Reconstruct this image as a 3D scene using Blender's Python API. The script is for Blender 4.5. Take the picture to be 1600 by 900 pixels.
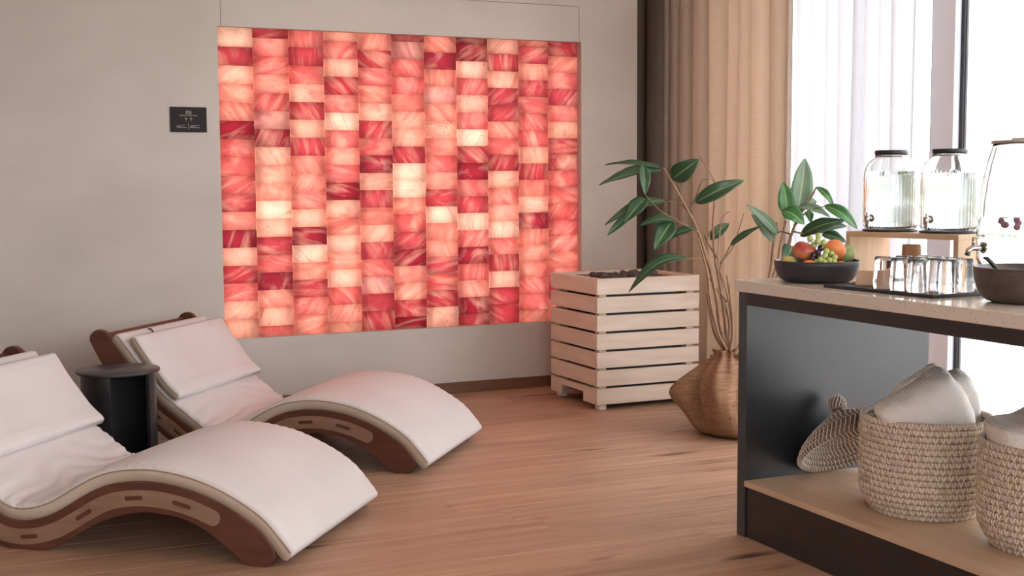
import bpy, bmesh, math, random
from mathutils import Vector, Matrix, noise
random.seed(7)
for _o in list(bpy.data.objects): bpy.data.objects.remove(_o)
scene = bpy.context.scene
COL = scene.collection
PI = math.pi

# ------------------------------------------------------------------ camera
FPX, YAW, PITCH, ROLL, CAMH = 1950.47, 0.4193, 0.0851, -0.0058, 1.24
_f = Vector((math.sin(YAW)*math.cos(PITCH), math.cos(YAW)*math.cos(PITCH), -math.sin(PITCH)))
_r0 = Vector((math.cos(YAW), -math.sin(YAW), 0)); _u0 = _r0.cross(_f)
_r = math.cos(ROLL)*_r0 + math.sin(ROLL)*_u0
_u = -math.sin(ROLL)*_r0 + math.cos(ROLL)*_u0
cam_d = bpy.data.cameras.new('camera'); cam = bpy.data.objects.new('camera', cam_d); COL.objects.link(cam)
cam_d.sensor_width = 36; cam_d.lens = FPX/1600*36; cam_d.clip_end = 200
M3 = Matrix((_r, _u, -_f)).transposed()
cam.matrix_world = Matrix.Translation((0, 0, CAMH)) @ M3.to_4x4()
scene.camera = cam
def at(px, py, depth):
    """point seen at a pixel, at a given distance along the viewing axis"""
    return Vector((0, 0, CAMH)) + depth*(_f + _r*((px-800)/FPX) - _u*((py-450)/FPX))

# ------------------------------------------------------------------ world, daylight, exposure
world = bpy.data.worlds.new('overcast_sky'); scene.world = world; world.use_nodes = True
bg = world.node_tree.nodes['Background']
bg.inputs[0].default_value = (0.955, 0.99, 1.045, 1); bg.inputs[1].default_value = 6.5
def portal(loc, rot, sx, sy):
    l = bpy.data.lights.new('daylight_portal', 'AREA'); l.shape = 'RECTANGLE'; l.size = sx; l.size_y = sy
    l.cycles.is_portal = True
    o = bpy.data.objects.new('daylight_portal', l); COL.objects.link(o); o.location = loc; o.rotation_euler = rot
portal((4.60, 1.85, 1.36), (0, math.radians(90), 0), 2.6, 9.3)
portal((1.175, -3.25, 1.725), (math.radians(90), 0, 0), 6.05, 1.85)
scene.cycles.max_bounces = 32; scene.cycles.transmission_bounces = 32; scene.cycles.transparent_max_bounces = 24; scene.cycles.diffuse_bounces = 5; scene.cycles.glossy_bounces = 8
vs = scene.view_settings
vs.view_transform = 'Standard'; vs.look = 'None'; vs.exposure = 0.0; vs.gamma = 1.0; vs.use_curve_mapping = False

# ------------------------------------------------------------------ materials
def srgb(r, g, b):
    def c(v):
        v /= 255.0
        return v/12.92 if v <= 0.04045 else ((v+0.055)/1.055)**2.4
    return (c(r), c(g), c(b), 1)
MATS = {}
def nn(nt, t, **kw):
    n = nt.nodes.new(t)
    for k, v in kw.items(): setattr(n, k, v)
    return n
def base_mat(name, col, rough=0.5, metal=0.0, spec=0.5):
    m = bpy.data.materials.new(name); m.use_nodes = True
    b = m.node_tree.nodes['Principled BSDF']
    b.inputs['Base Color'].default_value = col; b.inputs['Roughness'].default_value = rough
    b.inputs['Metallic'].default_value = metal; b.inputs['Specular IOR Level'].default_value = spec
    MATS[name] = m
    return m, m.node_tree, b
def noise_mat(name, c1, c2, rough=0.5, scale=(5, 5, 5), detail=4, bump=0.0, bump_scale=60, metal=0.0, spec=0.5, rand=0.0, coord='Object', lo=0.3, hi=0.7, bdist=0.002):
    m, nt, b = base_mat(name, c1, rough, metal, spec); L = nt.links
    tc = nn(nt, 'ShaderNodeTexCoord'); mp = nn(nt, 'ShaderNodeMapping'); mp.inputs['Scale'].default_value = scale
    L.new(tc.outputs[coord], mp.inputs[0])
    oi = nn(nt, 'ShaderNodeObjectInfo')
    mul = nn(nt, 'ShaderNodeMath', operation='MULTIPLY'); mul.inputs[1].default_value = 37.0 if rand else 0.0
    L.new(oi.outputs['Random'], mul.inputs[0]); L.new(mul.outputs[0], mp.inputs['Location'])
    n1 = nn(nt, 'ShaderNodeTexNoise'); n1.inputs['Scale'].default_value = 1.0; n1.inputs['Detail'].default_value = detail
    L.new(mp.outputs[0], n1.inputs['Vector'])
    cr = nn(nt, 'ShaderNodeValToRGB'); cr.color_ramp.elements[0].position = lo; cr.color_ramp.elements[1].position = hi
    cr.color_ramp.elements[0].color = c1; cr.color_ramp.elements[1].color = c2
    L.new(n1.outputs['Fac'], cr.inputs[0])
    out = cr.outputs[0]
    if rand:
        hs = nn(nt, 'ShaderNodeHueSaturation')
        mr = nn(nt, 'ShaderNodeMapRange'); mr.inputs[3].default_value = 1-rand; mr.inputs[4].default_value = 1+rand
        L.new(oi.outputs['Random'], mr.inputs[0]); L.new(mr.outputs[0], hs.inputs['Value']); L.new(out, hs.inputs['Color']); out = hs.outputs[0]
    L.new(out, b.inputs['Base Color'])
    if bump:
        n2 = nn(nt, 'ShaderNodeTexNoise'); n2.inputs['Scale'].default_value = bump_scale; n2.inputs['Detail'].default_value = 3
        L.new(tc.outputs[coord], n2.inputs['Vector'])
        bp = nn(nt, 'ShaderNodeBump'); bp.inputs['Strength'].default_value = bump; bp.inputs['Distance'].default_value = bdist
        L.new(n2.outputs['Fac'], bp.inputs['Height']); L.new(bp.outputs[0], b.inputs['Normal'])
    return m

noise_mat('plaster', srgb(190, 181, 172), srgb(206, 197, 189), 0.75, (1.1, 1.1, 2.0), 6, 0.25, 9, lo=0.32, hi=0.68, bdist=0.004)
noise_mat('ceiling_paint', srgb(232, 226, 218), srgb(238, 232, 225), 0.9)
def oak_floor():
    m, nt, b = base_mat('oak_floor', srgb(180, 140, 110), 0.42); L = nt.links
    tc = nn(nt, 'ShaderNodeTexCoord'); oi = nn(nt, 'ShaderNodeObjectInfo')
    mul = nn(nt, 'ShaderNodeMath', operation='MULTIPLY'); mul.inputs[1].default_value = 53.0; L.new(oi.outputs['Random'], mul.inputs[0])
    def mapped(sc):
        mp = nn(nt, 'ShaderNodeMapping'); mp.inputs['Scale'].default_value = sc
        L.new(tc.outputs['Object'], mp.inputs[0]); L.new(mul.outputs[0], mp.inputs['Location']); return mp.outputs[0]
    n1 = nn(nt, 'ShaderNodeTexNoise'); n1.inputs['Scale'].default_value = 1; n1.inputs['Detail'].default_value = 7; n1.inputs['Roughness'].default_value = 0.62
    L.new(mapped((1.6, 26, 1)), n1.inputs['Vector'])
    cr = nn(nt, 'ShaderNodeValToRGB'); e = cr.color_ramp.elements
    e[0].position = 0.25; e[0].color = srgb(150, 112, 88); e[1].position = 0.75; e[1].color = srgb(196, 160, 134)
    L.new(n1.outputs['Fac'], cr.inputs[0])
    # knots with a shape of their own
    vo = nn(nt, 'ShaderNodeTexVoronoi'); vo.inputs['Scale'].default_value = 1; L.new(mapped((1.5, 6.5, 1)), vo.inputs['Vector'])
    kr = nn(nt, 'ShaderNodeValToRGB'); k = kr.color_ramp.elements
    k[0].position = 0.05; k[0].color = (0.22, 0.15, 0.12, 1); k[1].position = 0.24; k[1].color = (1, 1, 1, 1)
    L.new(vo.outputs['Distance'], kr.inputs[0])
    n3 = nn(nt, 'ShaderNodeTexNoise'); n3.inputs['Scale'].default_value = 1; n3.inputs['Detail'].default_value = 3; L.new(mapped((2.2, 9, 1)), n3.inputs['Vector'])
    kk = nn(nt, 'ShaderNodeValToRGB'); kk.color_ramp.elements[0].position = 0.46; kk.color_ramp.elements[1].position = 0.54
    L.new(n3.outputs['Fac'], kk.inputs[0])
    mx0 = nn(nt, 'ShaderNodeMix', data_type='RGBA', blend_type='MULTIPLY')
    L.new(kk.outputs[0], mx0.inputs['Factor']); L.new(cr.outputs[0], mx0.inputs[6]); L.new(kr.outputs[0], mx0.inputs[7])
    hs = nn(nt, 'ShaderNodeHueSaturation'); mr = nn(nt, 'ShaderNodeMapRange'); mr.inputs[3].default_value = 0.86; mr.inputs[4].default_value = 1.08
    L.new(oi.outputs['Random'], mr.inputs[0]); L.new(mr.outputs[0], hs.inputs['Value']); L.new(mx0.outputs[2], hs.inputs['Color'])
    L.new(hs.outputs[0], b.inputs['Base Color'])
    bp = nn(nt, 'ShaderNodeBump'); bp.inputs['Strength'].default_value = 0.15; bp.inputs['Distance'].default_value = 0.001
    L.new(n1.outputs['Fac'], bp.inputs['Height']); L.new(bp.outputs[0], b.inputs['Normal'])
oak_floor()
noise_mat('floor_base', srgb(90, 66, 50), srgb(100, 74, 56), 0.8)
noise_mat('dark_wood_trim', srgb(104, 70, 50), srgb(122, 84, 60), 0.5, (2, 30, 30), 5)
noise_mat('red_wood', srgb(78, 44, 33), srgb(104, 61, 45), 0.42, (4, 30, 30), 5, 0.1, 80)
noise_mat('pale_inlay', srgb(128, 98, 80), srgb(148, 118, 98), 0.4, (6, 40, 40), 5)
noise_mat('birch', srgb(216, 194, 172), srgb(232, 214, 196), 0.5, (3, 3, 26), 5, 0.08, 80, rand=0.035)
noise_mat('birch_cross', srgb(216, 194, 172), srgb(232, 214, 196), 0.5, (26, 3, 3), 5, rand=0.03)
noise_mat('shelf_oak', srgb(190, 158, 130), srgb(208, 178, 150), 0.4, (28, 2.5, 10), 6, 0.08, 90)
noise_mat('riser_wood', srgb(196, 160, 126), srgb(212, 180, 146), 0.5, (30, 5, 5), 5)
noise_mat('white_leather', srgb(210, 201, 199), srgb(218, 210, 208), 0.5, (3, 3, 3), 3, 0.06, 220, spec=0.35)
noise_mat('piping_leather', srgb(150, 130, 114), srgb(162, 142, 126), 0.5)
noise_mat('gusset_leather', srgb(194, 176, 158), srgb(204, 187, 170), 0.55, (3, 3, 3), 3, 0.06, 220, spec=0.3)
noise_mat('black_laminate', srgb(36, 35, 37), srgb(42, 41, 43), 0.32, (2, 2, 40), 4, 0.05, 150)
noise_mat('black_table_top', srgb(52, 46, 45), srgb(62, 55, 53), 0.35, (3, 40, 3), 4)
noise_mat('counter_panel', srgb(30, 33, 37), srgb(35, 38, 42), 0.34, (3, 3, 3), 3, 0.03, 300, spec=0.8)
noise_mat('counter_frame', srgb(38, 31, 30), srgb(44, 36, 34), 0.45)
def stone_mat():
    m, nt, b = base_mat('speckled_stone', srgb(214, 202, 188), 0.16); L = nt.links
    tc = nn(nt, 'ShaderNodeTexCoord')
    v = nn(nt, 'ShaderNodeTexVoronoi'); v.inputs['Scale'].default_value = 95; L.new(tc.outputs['Object'], v.inputs['Vector'])
    cr = nn(nt, 'ShaderNodeValToRGB'); e = cr.color_ramp.elements; e[0].position = 0.13; e[0].color = (1, 1, 1, 1); e[1].position = 0.22; e[1].color = (0, 0, 0, 1)
    L.new(v.outputs['Distance'], cr.inputs[0])
    n = nn(nt, 'ShaderNodeTexNoise'); n.inputs['Scale'].default_value = 60; L.new(tc.outputs['Object'], n.inputs['Vector'])
    c2 = nn(nt, 'ShaderNodeValToRGB'); c2.color_ramp.elements[0].position = 0.5; c2.color_ramp.elements[1].position = 0.6
    c2.color_ramp.elements[0].color = srgb(150, 118, 92); c2.color_ramp.elements[1].color = srgb(232, 224, 214); L.new(n.outputs['Fac'], c2.inputs[0])
    mx = nn(nt, 'ShaderNodeMix', data_type='RGBA'); L.new(cr.outputs[0], mx.inputs['Factor']); mx.inputs[6].default_value = srgb(218, 206, 193); L.new(c2.outputs[0], mx.inputs[7])
    L.new(mx.outputs[2], b.inputs['Base Color'])
stone_mat()
def salt_mat(name, ang_scale):
    m, nt, b = base_mat(name, (0.2, 0.08, 0.06, 1), 0.45); L = nt.links
    tc = nn(nt, 'ShaderNodeTexCoord'); oi = nn(nt, 'ShaderNodeObjectInfo')
    mul = nn(nt, 'ShaderNodeMath', operation='MULTIPLY'); mul.inputs[1].default_value = 91.0; L.new(oi.outputs['Random'], mul.inputs[0])
    rot = nn(nt, 'ShaderNodeCombineXYZ'); mr = nn(nt, 'ShaderNodeMath', operation='MULTIPLY'); mr.inputs[1].default_value = 23.0
    L.new(oi.outputs['Random'], mr.inputs[0]); L.new(mr.outputs[0], rot.inputs[1])
    mp0 = nn(nt, 'ShaderNodeMapping'); L.new(tc.outputs['Object'], mp0.inputs[0]); L.new(rot.outputs[0], mp0.inputs['Rotation'])
    mp = nn(nt, 'ShaderNodeMapping'); L.new(mp0.outputs[0], mp.inputs[0]); mp.inputs['Scale'].default_value = ang_scale; L.new(mul.outputs[0], mp.inputs['Location'])
    n1 = nn(nt, 'ShaderNodeTexNoise'); n1.inputs['Scale'].default_value = 1; n1.inputs['Detail'].default_value = 5; n1.inputs['Roughness'].default_value = 0.55; n1.inputs['Distortion'].default_value = 0.6
    L.new(mp.outputs[0], n1.inputs['Vector'])
    # light crystal streaks
    lc = nn(nt, 'ShaderNodeMix', data_type='RGBA'); lr = nn(nt, 'ShaderNodeMapRange'); lr.inputs[1].default_value = 0.46; lr.inputs[2].default_value = 0.78; lr.inputs[4].default_value = 0.62
    L.new(n1.outputs['Fac'], lr.inputs[0]); L.new(lr.outputs[0], lc.inputs['Factor']); L.new(oi.outputs['Color'], lc.inputs[6]); lc.inputs[7].default_value = srgb(254, 218, 188)
    # red iron streaks
    rc = nn(nt, 'ShaderNodeMix', data_type='RGBA'); rr = nn(nt, 'ShaderNodeMapRange'); rr.inputs[1].default_value = 0.47; rr.inputs[2].default_value = 0.22; rr.inputs[4].default_value = 0.6
    L.new(n1.outputs['Fac'], rr.inputs[0]); L.new(rr.outputs[0], rc.inputs['Factor']); L.new(lc.outputs[2], rc.inputs[6]); rc.inputs[7].default_value = srgb(176, 52, 62)
    # speckles of ore
    n2 = nn(nt, 'ShaderNodeTexNoise'); n2.inputs['Scale'].default_value = 70; n2.inputs['Detail'].default_value = 4; L.new(tc.outputs['Object'], n2.inputs['Vector'])
    adn = nn(nt, 'ShaderNodeVectorMath', operation='ADD'); L.new(tc.outputs['Object'], adn.inputs[0]); L.new(mul.outputs[0], adn.inputs[1]); L.new(adn.outputs[0], n2.inputs['Vector'])
    sr = nn(nt, 'ShaderNodeMapRange'); sr.inputs[1].default_value = 0.64; sr.inputs[2].default_value = 0.72; sr.inputs[4].default_value = 0.55; L.new(n2.outputs['Fac'], sr.inputs[0])
    sc = nn(nt, 'ShaderNodeMix', data_type='RGBA'); L.new(sr.outputs[0], sc.inputs['Factor']); L.new(rc.outputs[2], sc.inputs[6]); sc.inputs[7].default_value = srgb(150, 40, 50)
    # slow cloudiness of the crystal
    n4 = nn(nt, 'ShaderNodeTexNoise'); n4.inputs['Scale'].default_value = 9; n4.inputs['Detail'].default_value = 2; L.new(adn.outputs[0], n4.inputs['Vector'])
    vr = nn(nt, 'ShaderNodeMapRange'); vr.inputs[1].default_value = 0.3; vr.inputs[2].default_value = 0.7; vr.inputs[3].default_value = 0.80; vr.inputs[4].default_value = 1.16; L.new(n4.outputs['Fac'], vr.inputs[0])
    hs = nn(nt, 'ShaderNodeHueSaturation'); L.new(vr.outputs[0], hs.inputs['Value']); L.new(sc.outputs[2], hs.inputs['Color'])
    tr = nn(nt, 'ShaderNodeBsdfTranslucent'); L.new(hs.outputs[0], tr.inputs[0]); ms = nn(nt, 'ShaderNodeMixShader'); ms.inputs[0].default_value = 0.80
    L.new(b.outputs[0], ms.inputs[1]); L.new(tr.outputs[0], ms.inputs[2]); L.new(ms.outputs[0], nt.nodes['Material Output'].inputs[0])
    dk = nn(nt, 'ShaderNodeMix', data_type='RGBA', blend_type='MULTIPLY'); dk.inputs['Factor'].default_value = 1; L.new(hs.outputs[0], dk.inputs[6]); dk.inputs[7].default_value = (0.42, 0.40, 0.40, 1)
    L.new(dk.outputs[2], b.inputs['Base Color'])
    bp = nn(nt, 'ShaderNodeBump'); bp.inputs['Strength'].default_value = 0.3; bp.inputs['Distance'].default_value = 0.002
    L.new(n1.outputs['Fac'], bp.inputs['Height']); L.new(bp.outputs[0], b.inputs['Normal'])
salt_mat('salt_streaked', (24, 24, 4.5)); salt_mat('salt_cloudy', (11, 11, 7))
noise_mat('salt_backing', srgb(226, 214, 206), srgb(232, 220, 212), 0.8)
m, nt, b = base_mat('led_strip', srgb(240, 240, 235), 0.6); b.inputs['Emission Color'].default_value = srgb(255, 241, 240); b.inputs['Emission Strength'].default_value = 7.6
def cloth_mat(name, col1, col2, transl, transp=0.0, rows=260, cols=9):
    m = bpy.data.materials.new(name); m.use_nodes = True; nt = m.node_tree; L = nt.links; MATS[name] = m
    nt.nodes.clear(); out = nn(nt, 'ShaderNodeOutputMaterial')
    tc = nn(nt, 'ShaderNodeTexCoord'); mp = nn(nt, 'ShaderNodeMapping'); mp.inputs['Scale'].default_value = (cols, cols, rows); L.new(tc.outputs['Object'], mp.inputs[0])
    n1 = nn(nt, 'ShaderNodeTexNoise'); n1.inputs['Scale'].default_value = 1; n1.inputs['Detail'].default_value = 3; L.new(mp.outputs[0], n1.inputs['Vector'])
    mx = nn(nt, 'ShaderNodeMix', data_type='RGBA'); L.new(n1.outputs['Fac'], mx.inputs['Factor']); mx.inputs[6].default_value = col1; mx.inputs[7].default_value = col2
    d = nn(nt, 'ShaderNodeBsdfDiffuse'); t = nn(nt, 'ShaderNodeBsdfTranslucent'); L.new(mx.outputs[2], d.inputs[0]); L.new(mx.outputs[2], t.inputs[0])
    ms = nn(nt, 'ShaderNodeMixShader'); ms.inputs[0].default_value = transl; L.new(d.outputs[0], ms.inputs[1]); L.new(t.outputs[0], ms.inputs[2]); last = ms
    if transp:
        tr = nn(nt, 'ShaderNodeBsdfTransparent'); m2 = nn(nt, 'ShaderNodeMixShader'); m2.inputs[0].default_value = transp
        L.new(ms.outputs[0], m2.inputs[1]); L.new(tr.outputs[0], m2.inputs[2]); last = m2
    L.new(last.outputs[0], out.inputs[0])
cloth_mat('linen', srgb(216, 199, 182), srgb(236, 223, 208), 0.38)
cloth_mat('sheer', srgb(230, 230, 233), srgb(236, 236, 239), 0.48, 0.06, 30, 60)
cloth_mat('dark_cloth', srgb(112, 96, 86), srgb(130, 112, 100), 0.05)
def glass_mat(name, rough=0.0, ior=1.45, col=(1, 1, 1, 1)):
    m, nt, b = base_mat(name, col, rough); b.inputs['Transmission Weight'].default_value = 1; b.inputs['IOR'].default_value = ior
glass_mat('clear_glass', 0, 1.45, (0.97, 0.985, 0.98, 1)); glass_mat('tumbler_glass', 0, 1.22, (0.985, 0.99, 1.0, 1)); glass_mat('water', 0, 1.33, (0.96, 0.985, 0.975, 1))
m = bpy.data.materials.new('window_glass'); m.use_nodes = True; nt = m.node_tree; nt.nodes.clear(); MATS['window_glass'] = m
_o = nn(nt, 'ShaderNodeOutputMaterial'); _t = nn(nt, 'ShaderNodeBsdfTransparent'); _g = nn(nt, 'ShaderNodeBsdfGlossy'); _g.inputs['Roughness'].default_value = 0.0
_x = nn(nt, 'ShaderNodeMixShader'); _x.inputs[0].default_value = 0.05
nt.links.new(_t.outputs[0], _x.inputs[1]); nt.links.new(_g.outputs[0], _x.inputs[2]); nt.links.new(_x.outputs[0], _o.inputs[0])
noise_mat('frame_grey', srgb(232, 240, 255), srgb(236, 244, 255), 0.4); noise_mat('frame_mauve', srgb(132, 126, 140), srgb(138, 132, 146), 0.5)
noise_mat('gasket', srgb(30, 32, 38), srgb(36, 38, 44), 0.5)
noise_mat('steel', srgb(176, 168, 162), srgb(190, 184, 178), 0.22, metal=1.0)
noise_mat('black_plastic', srgb(30, 29, 34), srgb(36, 35, 40), 0.4)
noise_mat('slate_tray', srgb(34, 32, 34), srgb(44, 42, 44), 0.5, (20, 20, 20))
noise_mat('black_bowl', srgb(38, 36, 42), srgb(44, 42, 48), 0.42)
noise_mat('brown_ceramic', srgb(62, 50, 46), srgb(84, 68, 62), 0.38, (30, 30, 30), 5)
noise_mat('beech_block', srgb(204, 172, 142), srgb(216, 186, 158), 0.5, (20, 5, 5))
noise_mat('paper_cup', srgb(170, 128, 96), srgb(178, 136, 104), 0.7, (40, 40, 40))
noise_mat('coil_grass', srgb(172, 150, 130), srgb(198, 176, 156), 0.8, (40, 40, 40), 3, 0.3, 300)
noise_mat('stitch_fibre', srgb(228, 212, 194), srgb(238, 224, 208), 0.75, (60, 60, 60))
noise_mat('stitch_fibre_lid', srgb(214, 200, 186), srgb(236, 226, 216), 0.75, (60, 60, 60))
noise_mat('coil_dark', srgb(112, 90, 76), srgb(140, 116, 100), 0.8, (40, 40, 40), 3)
def towel_mat():
    m, nt, b = base_mat('waffle_towel', srgb(240, 234, 228), 0.95, spec=0.1); L = nt.links
    tc = nn(nt, 'ShaderNodeTexCoord')
    w1 = nn(nt, 'ShaderNodeTexWave', bands_direction='X'); w1.inputs['Scale'].default_value = 62; w1.inputs['Distortion'].default_value = 1.2
    w2 = nn(nt, 'ShaderNodeTexWave', bands_direction='Z'); w2.inputs['Scale'].default_value = 52; w2.inputs['Distortion'].default_value = 1.2
    L.new(tc.outputs['Object'], w1.inputs[0]); L.new(tc.outputs['Object'], w2.inputs[0])
    ad = nn(nt, 'ShaderNodeMath', operation='MULTIPLY'); L.new(w1.outputs['Fac'], ad.inputs[0]); L.new(w2.outputs['Fac'], ad.inputs[1])
    mx = nn(nt, 'ShaderNodeMix', data_type='RGBA'); L.new(ad.outputs[0], mx.inputs['Factor']); mx.inputs[6].default_value = srgb(234, 227, 220); mx.inputs[7].default_value = srgb(248, 244, 240)
    L.new(mx.outputs[2], b.inputs['Base Color'])
    bp = nn(nt, 'ShaderNodeBump'); bp.inputs['Strength'].default_value = 0.6; bp.inputs['Distance'].default_value = 0.003; L.new(ad.outputs[0], bp.inputs['Height']); L.new(bp.outputs[0], b.inputs['Normal'])
towel_mat()
def burlap_mat():
    m, nt, b = base_mat('burlap', srgb(150, 112, 80), 0.9, spec=0.15); L = nt.links
    tc = nn(nt, 'ShaderNodeTexCoord')
    outs = []
    for sc in ((220, 220, 14), (14, 14, 220)):
        mp = nn(nt, 'ShaderNodeMapping'); mp.inputs['Scale'].default_value = sc; L.new(tc.outputs['Object'], mp.inputs[0])
        n = nn(nt, 'ShaderNodeTexNoise'); n.inputs['Scale'].default_value = 1; n.inputs['Detail'].default_value = 2; L.new(mp.outputs[0], n.inputs['Vector']); outs.append(n.outputs['Fac'])
    ad = nn(nt, 'ShaderNodeMath', operation='ADD'); L.new(outs[0], ad.inputs[0]); L.new(outs[1], ad.inputs[1])
    mr = nn(nt, 'ShaderNodeMapRange'); mr.inputs[1].default_value = 0.7; mr.inputs[2].default_value = 1.3; L.new(ad.outputs[0], mr.inputs[0])
    mx = nn(nt, 'ShaderNodeMix', data_type='RGBA'); L.new(mr.outputs[0], mx.inputs['Factor']); mx.inputs[6].default_value = srgb(124, 92, 70); mx.inputs[7].default_value = srgb(168, 132, 104)
    L.new(mx.outputs[2], b.inputs['Base Color'])
    bp = nn(nt, 'ShaderNodeBump'); bp.inputs['Strength'].default_value = 0.4; bp.inputs['Distance'].default_value = 0.002; L.new(ad.outputs[0], bp.inputs['Height']); L.new(bp.outputs[0], b.inputs['Normal'])
burlap_mat()
noise_mat('soil', srgb(60, 46, 38), srgb(84, 66, 54), 0.95, (30, 30, 30))
noise_mat('bark', srgb(128, 98, 76), srgb(168, 134, 106), 0.75, (30, 30, 8), 4, 0.3, 60); noise_mat('green_bark', srgb(96, 86, 58), srgb(134, 108, 80), 0.7, (30, 30, 8))
def leaf_mat(name, dark, light, rib, rough):
    m, nt, b = base_mat(name, dark, rough); L = nt.links
    uv = nn(nt, 'ShaderNodeTexCoord'); sp = nn(nt, 'ShaderNodeSeparateXYZ'); L.new(uv.outputs['UV'], sp.inputs[0])
    sb = nn(nt, 'ShaderNodeMath', operation='SUBTRACT'); L.new(sp.outputs[0], sb.inputs[0]); sb.inputs[1].default_value = 0.5
    ab = nn(nt, 'ShaderNodeMath', operation='ABSOLUTE'); L.new(sb.outputs[0], ab.inputs[0])
    mr = nn(nt, 'ShaderNodeMapRange'); mr.inputs[1].default_value = 0.02; mr.inputs[2].default_value = 0.05; L.new(ab.outputs[0], mr.inputs[0])
    # side veins
    vv = nn(nt, 'ShaderNodeMath', operation='MULTIPLY_ADD'); L.new(ab.outputs[0], vv.inputs[0]); vv.inputs[1].default_value = -0.5; L.new(sp.outputs[1], vv.inputs[2])
    ml = nn(nt, 'ShaderNodeMath', operation='MULTIPLY'); L.new(vv.outputs[0], ml.inputs[0]); ml.inputs[1].default_value = 60
    sn = nn(nt, 'ShaderNodeMath', operation='SINE'); L.new(ml.outputs[0], sn.inputs[0])
    m2 = nn(nt, 'ShaderNodeMapRange'); m2.inputs[1].default_value = 0.6; m2.inputs[2].default_value = 1.0; m2.inputs[4].default_value = 0.5; L.new(sn.outputs[0], m2.inputs[0])
    n1 = nn(nt, 'ShaderNodeMix', data_type='RGBA'); L.new(m2.outputs[0], n1.inputs['Factor']); n1.inputs[6].default_value = dark; n1.inputs[7].default_value = light
    n2 = nn(nt, 'ShaderNodeMix', data_type='RGBA'); L.new(mr.outputs[0], n2.inputs['Factor']); n2.inputs[6].default_value = rib; L.new(n1.outputs[2], n2.inputs[7])
    L.new(n2.outputs[2], b.inputs['Base Color'])
leaf_mat('leaf_green', srgb(44, 74, 46), srgb(62, 94, 62), srgb(120, 140, 96), 0.32)
leaf_mat('leaf_pale', srgb(104, 130, 104), srgb(128, 152, 126), srgb(160, 172, 140), 0.5)
leaf_mat('leaf_bright', srgb(50, 104, 46), srgb(70, 122, 60), srgb(130, 160, 96), 0.4)
def fruit(name, a, b_, sc=(14, 14, 14), rough=0.4, lo=0.35, hi=0.65): noise_mat(name, srgb(*a), srgb(*b_), rough, sc, 4, lo=lo, hi=hi)
fruit('apple_red', (176, 62, 58), (214, 150, 92), (9, 9, 20), lo=0.4, hi=0.75); fruit('apple_yellow', (196, 168, 96), (150, 156, 84)); fruit('peach_orange', (228, 118, 62), (238, 146, 88)); fruit('pear_green', (142, 166, 96), (164, 180, 120))
fruit('orange_skin', (232, 128, 56), (240, 146, 72), (60, 60, 60)); fruit('grape_green', (158, 178, 92), (184, 196, 124), (40, 40, 40), 0.25); fruit('grape_dark', (46, 28, 36), (66, 40, 48), (40, 40, 40), 0.3); fruit('grape_stalk', (110, 96, 60), (130, 112, 70))
fruit('berry_pink', (176, 110, 130), (140, 70, 96), (40, 40, 40))
noise_mat('lava_stone', srgb(70, 60, 56), srgb(104, 92, 86), 0.9, (30, 30, 30), 5, 0.6, 120)
noise_mat('plaque_black', srgb(34, 28, 28), srgb(38, 32, 32), 0.6, spec=0.3); noise_mat('plaque_print', srgb(196, 188, 184), srgb(204, 196, 192), 0.6)
noise_mat('terrace_paving', srgb(214, 208, 200), srgb(226, 220, 212), 0.8, (2, 2, 2)); noise_mat('lawn_green', srgb(180, 190, 168), srgb(194, 202, 182), 0.9, (3, 3, 3)); noise_mat('hedge_green', srgb(168, 184, 160), srgb(186, 200, 178), 0.9, (6, 6, 6))
noise_mat('pot_plastic', srgb(70, 60, 52), srgb(80, 68, 60), 0.7)

# ------------------------------------------------------------------ geometry helpers
def mat(n): return MATS[n]
def link_mesh(name, me, material, parent=None, smooth=False):
    if material: me.materials.append(mat(material))
    if smooth:
        for p in me.polygons: p.use_smooth = True
    o = bpy.data.objects.new(name, me); COL.objects.link(o)
    if parent: o.parent = parent
    return o
def pymesh(name, verts, faces, material, parent=None, smooth=False):
    me = bpy.data.meshes.new(name); me.from_pydata([tuple(v) for v in verts], [], faces); me.update()
    return link_mesh(name, me, material, parent, smooth)
def bmobj(name, bm, material, parent=None, smooth=False):
    me = bpy.data.meshes.new(name); bmesh.ops.recalc_face_normals(bm, faces=bm.faces); bm.to_mesh(me); bm.free()
    return link_mesh(name, me, material, parent, smooth)
def add_box(bm, x0, x1, y0, y1, z0, z1, bev=0.0, seg=1):
    r = bmesh.ops.create_cube(bm, size=1.0); vs_ = r['verts']
    for v in vs_: v.co = Vector((x0+(v.co.x+.5)*(x1-x0), y0+(v.co.y+.5)*(y1-y0), z0+(v.co.z+.5)*(z1-z0)))
    if bev:
        es = list({e for v in vs_ for e in v.link_edges})
        bmesh.ops.bevel(bm, geom=es, offset=bev, segments=seg, affect='EDGES', profile=0.5)
def box(name, x0, x1, y0, y1, z0, z1, material, parent=None, bev=0.002, seg=1):
    bm = bmesh.new(); add_box(bm, x0, x1, y0, y1, z0, z1, bev, seg); return bmobj(name, bm, material, parent)
def lathe_bm(bm, prof, seg=32, center=(0, 0, 0), rib=None, axis=None):
    cx, cy, cz = center; rings = []
    for i, (r, z) in enumerate(prof):
        if r < 1e-6: rings.append([bm.verts.new((cx, cy, cz+z))]); continue
        ring = []
        for k in range(seg):
            a = 2*PI*k/seg; rr = r + (rib(a, i) if rib else 0)
            ring.append(bm.verts.new((cx+rr*math.cos(a), cy+rr*math.sin(a), cz+z)))
        rings.append(ring)
    for A, B in zip(rings[:-1], rings[1:]):
        if len(A) == 1 and len(B) == 1: continue
        for k in range(seg):
            k2 = (k+1) % seg
            if len(A) == 1: bm.faces.new((A[0], B[k2], B[k]))
            elif len(B) == 1: bm.faces.new((A[k], A[k2], B[0]))
            else: bm.faces.new((A[k], A[k2], B[k2], B[k]))
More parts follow.
